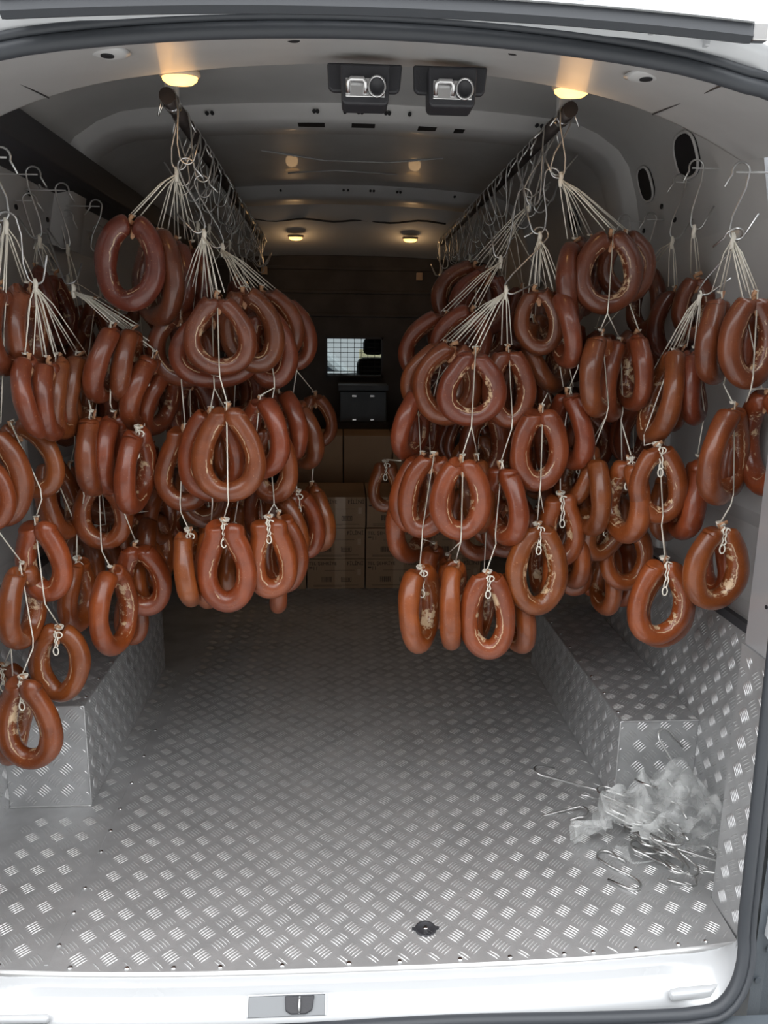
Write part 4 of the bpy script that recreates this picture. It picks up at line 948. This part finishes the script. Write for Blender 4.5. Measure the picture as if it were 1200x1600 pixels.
# ================================================================== boxes at the front
def text_mesh(s, size, parent, loc, m='print'):
    cu = bpy.data.curves.new('printed_text', 'FONT'); cu.body = s; cu.size = size; cu.extrude = .0004; cu.align_x = 'LEFT'
    tmp = bpy.data.objects.new('tmp', cu); C.objects.link(tmp); dg = bpy.context.evaluated_depsgraph_get(); dg.update()
    me = bpy.data.meshes.new_from_object(tmp.evaluated_get(dg)); bpy.data.objects.remove(tmp)
    me.materials.clear(); me.materials.append(M[m]); o = bpy.data.objects.new('printed_text', me); C.objects.link(o)
    o.parent = parent; o.location = loc; o.rotation_euler = (PI/2, 0, 0); return o
def carton(x0, x1, z0, z1, y, lab, full=True, dep=.38):
    w_, h_ = x1-x0, z1-z0; t = empty('cardboard_box', (x0, y, z0)); tag(t, lab, 'box', None)
    MB().box(0, w_, 0, dep, 0, h_).build('carton', 'card', t, bevel=.003)
    MB().box(w_*.48, w_*.66, -.0006, 0, 0, h_).build('tape', 'tape', t) if full else None
    if not full: return t
    text_mesh('TEL ŞEHRİYE', .023, t, (.008, -.001, h_-.030)); text_mesh('FİLİNİ', .026, t, (w_-.085, -.001, h_-.031))
    MB().box(.010, .026, -.0014, 0, h_-.046, h_-.040).build('printed_bar', 'print', t); text_mesh('11', .026, t, (.027, -.001, h_-.056))
    bc = MB(); x = .07
    rs = random.Random(int(x0*1000)+int(z0*100))
    while x < .118: ww = rs.choice((.0012, .0022, .003)); bc.box(x, x+ww, -.0012, 0, .035, .062); x += ww+rs.choice((.0015, .0025))
    bc.build('barcode', 'print', t)
    bc2 = MB(); bc2.box(.165, .167, -.0012, 0, .036, .060).box(.165, .215, -.0012, 0, .058, .060).box(.165, .215, -.0012, 0, .036, .038).box(.213, .215, -.0012, 0, .036, .060)
    for i in range(7): bc2.box(.172+i*.0055, .1745+i*.0055, -.0012, 0, .041, .055)
    bc2.build('print_block', 'print', t)
    MB().box(.03, w_-.03, -.001, 0, .018, .0195).box(.03, w_*.6, -.001, 0, .012, .0132).box(w_*.3, w_-.05, -.001, 0, h_-.058, h_-.0568).build('print_line', 'print', t)
    MB().box(w_-.035, w_-.018, -.0008, 0, .07, .10).build('faint_stamp', 'tape', t)
    return t
yB = 2.32; XB = at(571, 900, yB).x; BW = .283; BH = .152
names = ['second from the left', 'left of the aisle centre', 'right of the aisle centre', 'second right of centre']
for row in range(3):
    for c in range(-3, 2):
        x0 = XB + c*BW + .002*c + (.003 if row == 2 else 0)
        col_n = ['far left', 'second left', 'just left of the middle joint', 'just right of the middle joint', 'second right', 'far right'][c+3]
        row_n = ['bottom', 'middle', 'top printed'][row]
        carton(x0+.002, x0+BW-.002, row*(BH+.002)+.001, row*(BH+.002)+BH, yB+random.uniform(-.004, .008), 'printed carton, %s row, %s column' % (row_n, col_n))
for i, x0 in enumerate((-.28, -.02, .24)):
    carton(x0, x0+.255, .001, .70, 2.76, 'plain tall carton behind the printed cartons, %s one' % ['left', 'middle', 'right'][i], False, .3)
t = tag(empty('dark_crate', (.09, 3.05, .71)), 'dark plastic crate stacked below the cab window', 'crate')
MB().box(-.13, .13, 0, .25, .03, .20).build('crate_body', 'body', t, bevel=.006)
MB().box(-.14, .14, -.008, .26, .205, .235).build('crate_lid', 'body', t, bevel=.004)
for x in (-.05, .05): MB().box(x-.012, x+.012, -.006, 0, .17, .18).box(x-.01, x+.01, -.006, 0, .04, .048).build('crate_clip', 'steel', t)
MB().box(-.14, .14, 0, .25, -.71, .03).build('crate_base', 'bulk', t)

# ================================================================== bag and loose hooks on the floor
def floor_hook(x, y, z, rz, tilt, lab, L=.15, roll=0):
    o = MB().tube(hook_points(L, .023), .0028, 7).build('meat_hook', 'wire', None, True)
    o.matrix_world = Matrix.Translation((x, y, z)) @ Matrix.Rotation(rz, 4, 'Z') @ Matrix.Rotation(tilt, 4, 'X') @ Matrix.Rotation(PI/2+roll, 4, 'X')
    tag(o, lab, 'hook'); return o
def fl(px, py): 
    rr = (px-600)*RGT/F + (800-py)*UPV/F + FWD; return Vector(CAM + rr*(0-CAM[2])/rr[2])
p = fl(948, 1342); floor_hook(p.x, p.y, .005, math.radians(200), 0, 'single S-hook lying flat in front of the plastic bag', .115)
p = fl(905, 1275); floor_hook(p.x, p.y, .012, math.radians(85), -.15, 'S-hook poking out on the left of the plastic bag, flat', .16)
p = fl(925, 1255); floor_hook(p.x, p.y, .03, math.radians(70), .25, 'second S-hook poking out left of the bag, raised', .16)
bc = fl(1025, 1335)
random.seed(5)
spots = [('resting on top of the bag at the right', .05, .085, .12, 2.4, .5), ('sticking out of the bag at its front right', .10, -.035, .03, 1.2, .1), ('sticking up behind the bag near the wall', .10, .11, .10, .3, .9)]
for d_, dx, dy, z, rz, tl in spots: floor_hook(bc.x+dx, bc.y+dy, z, rz, tl, 'S-hook '+d_)
for i in range(18):
    o = floor_hook(bc.x+random.uniform(-.06, .03), bc.y+random.uniform(-.03, .07), .008+.005*i, random.uniform(-.6, .9)+random.choice((0, PI)), random.uniform(-.25, .25), 'S-hook in the tangled heap under the clear plastic bag', .14)
    o['group'] = 'hooks in the heap under the bag'
def bag():
    from mathutils import noise
    rows = []; n = 46; m = 60
    for i in range(n):
        v = i/(n-1); row = []
        for j in range(m):
            a = 2*PI*j/m; 
            R_ = (.015+.128*math.sin(min(1, v*1.15)*PI/2))
            hh = .150*(1-v**2.4)
            ex = 1.25 if math.cos(a) > 0 else 1.05
            x = R_*math.cos(a)*ex; y = R_*math.sin(a)*.72
            q = Vector((x*9, y*9, hh*9)); d = noise.noise_vector(q)*.032 + noise.noise_vector(q*2.3)*.014
            cre = abs(noise.noise(q*1.6+Vector((5, 1, 2))))
            z = hh*(.55+.9*cre)+d.z+.012+.012*abs(math.sin(a*7+v*5))*v
            row.append((x+d.x, y+d.y+.02, max(.003, z)))
        row.append(row[0]); rows.append(row)
    rows = rows
    mb = MB().grid(rows)
    o = mb.build('plastic_bag', 'film', None, True, None); o.location = (bc.x+.01, bc.y+.04, .002)
    # tear some faces open at the front so the hooks show
    bm = bmesh.new(); bm.from_mesh(o.data); dele = []
    for f in bm.faces:
        c = f.calc_center_median(); 
        if c.y < -.015 and -.13 < c.x < .02 and .012 < c.z < .085 and noise.noise(c*14+Vector((3, 3, 3))) > -.15: dele.append(f)
    bmesh.ops.delete(bm, geom=dele, context='FACES'); bm.to_mesh(o.data); bm.free()
    tag(o, 'crumpled clear plastic bag spilling steel hooks by the right wheel arch', 'bag')
    # twisted neck trailing left
    rows = []
    for i in range(16):
        v = i/15; rr = .012+.030*abs(v-.25)
        rows.append([(-.10-.10*v, .03-.02*v+rr*.7*math.cos(a)+.004*math.sin(a*5+v*9), .035-.012*v+rr*.8*math.sin(a)*(1+.3*math.sin(a*4+v*6))+.004) for a in np.linspace(0, 2*PI, 22)])
    MB().grid(rows).build('bag_neck', 'film', o, True)
bag()
# small crumbs of casing on the floor
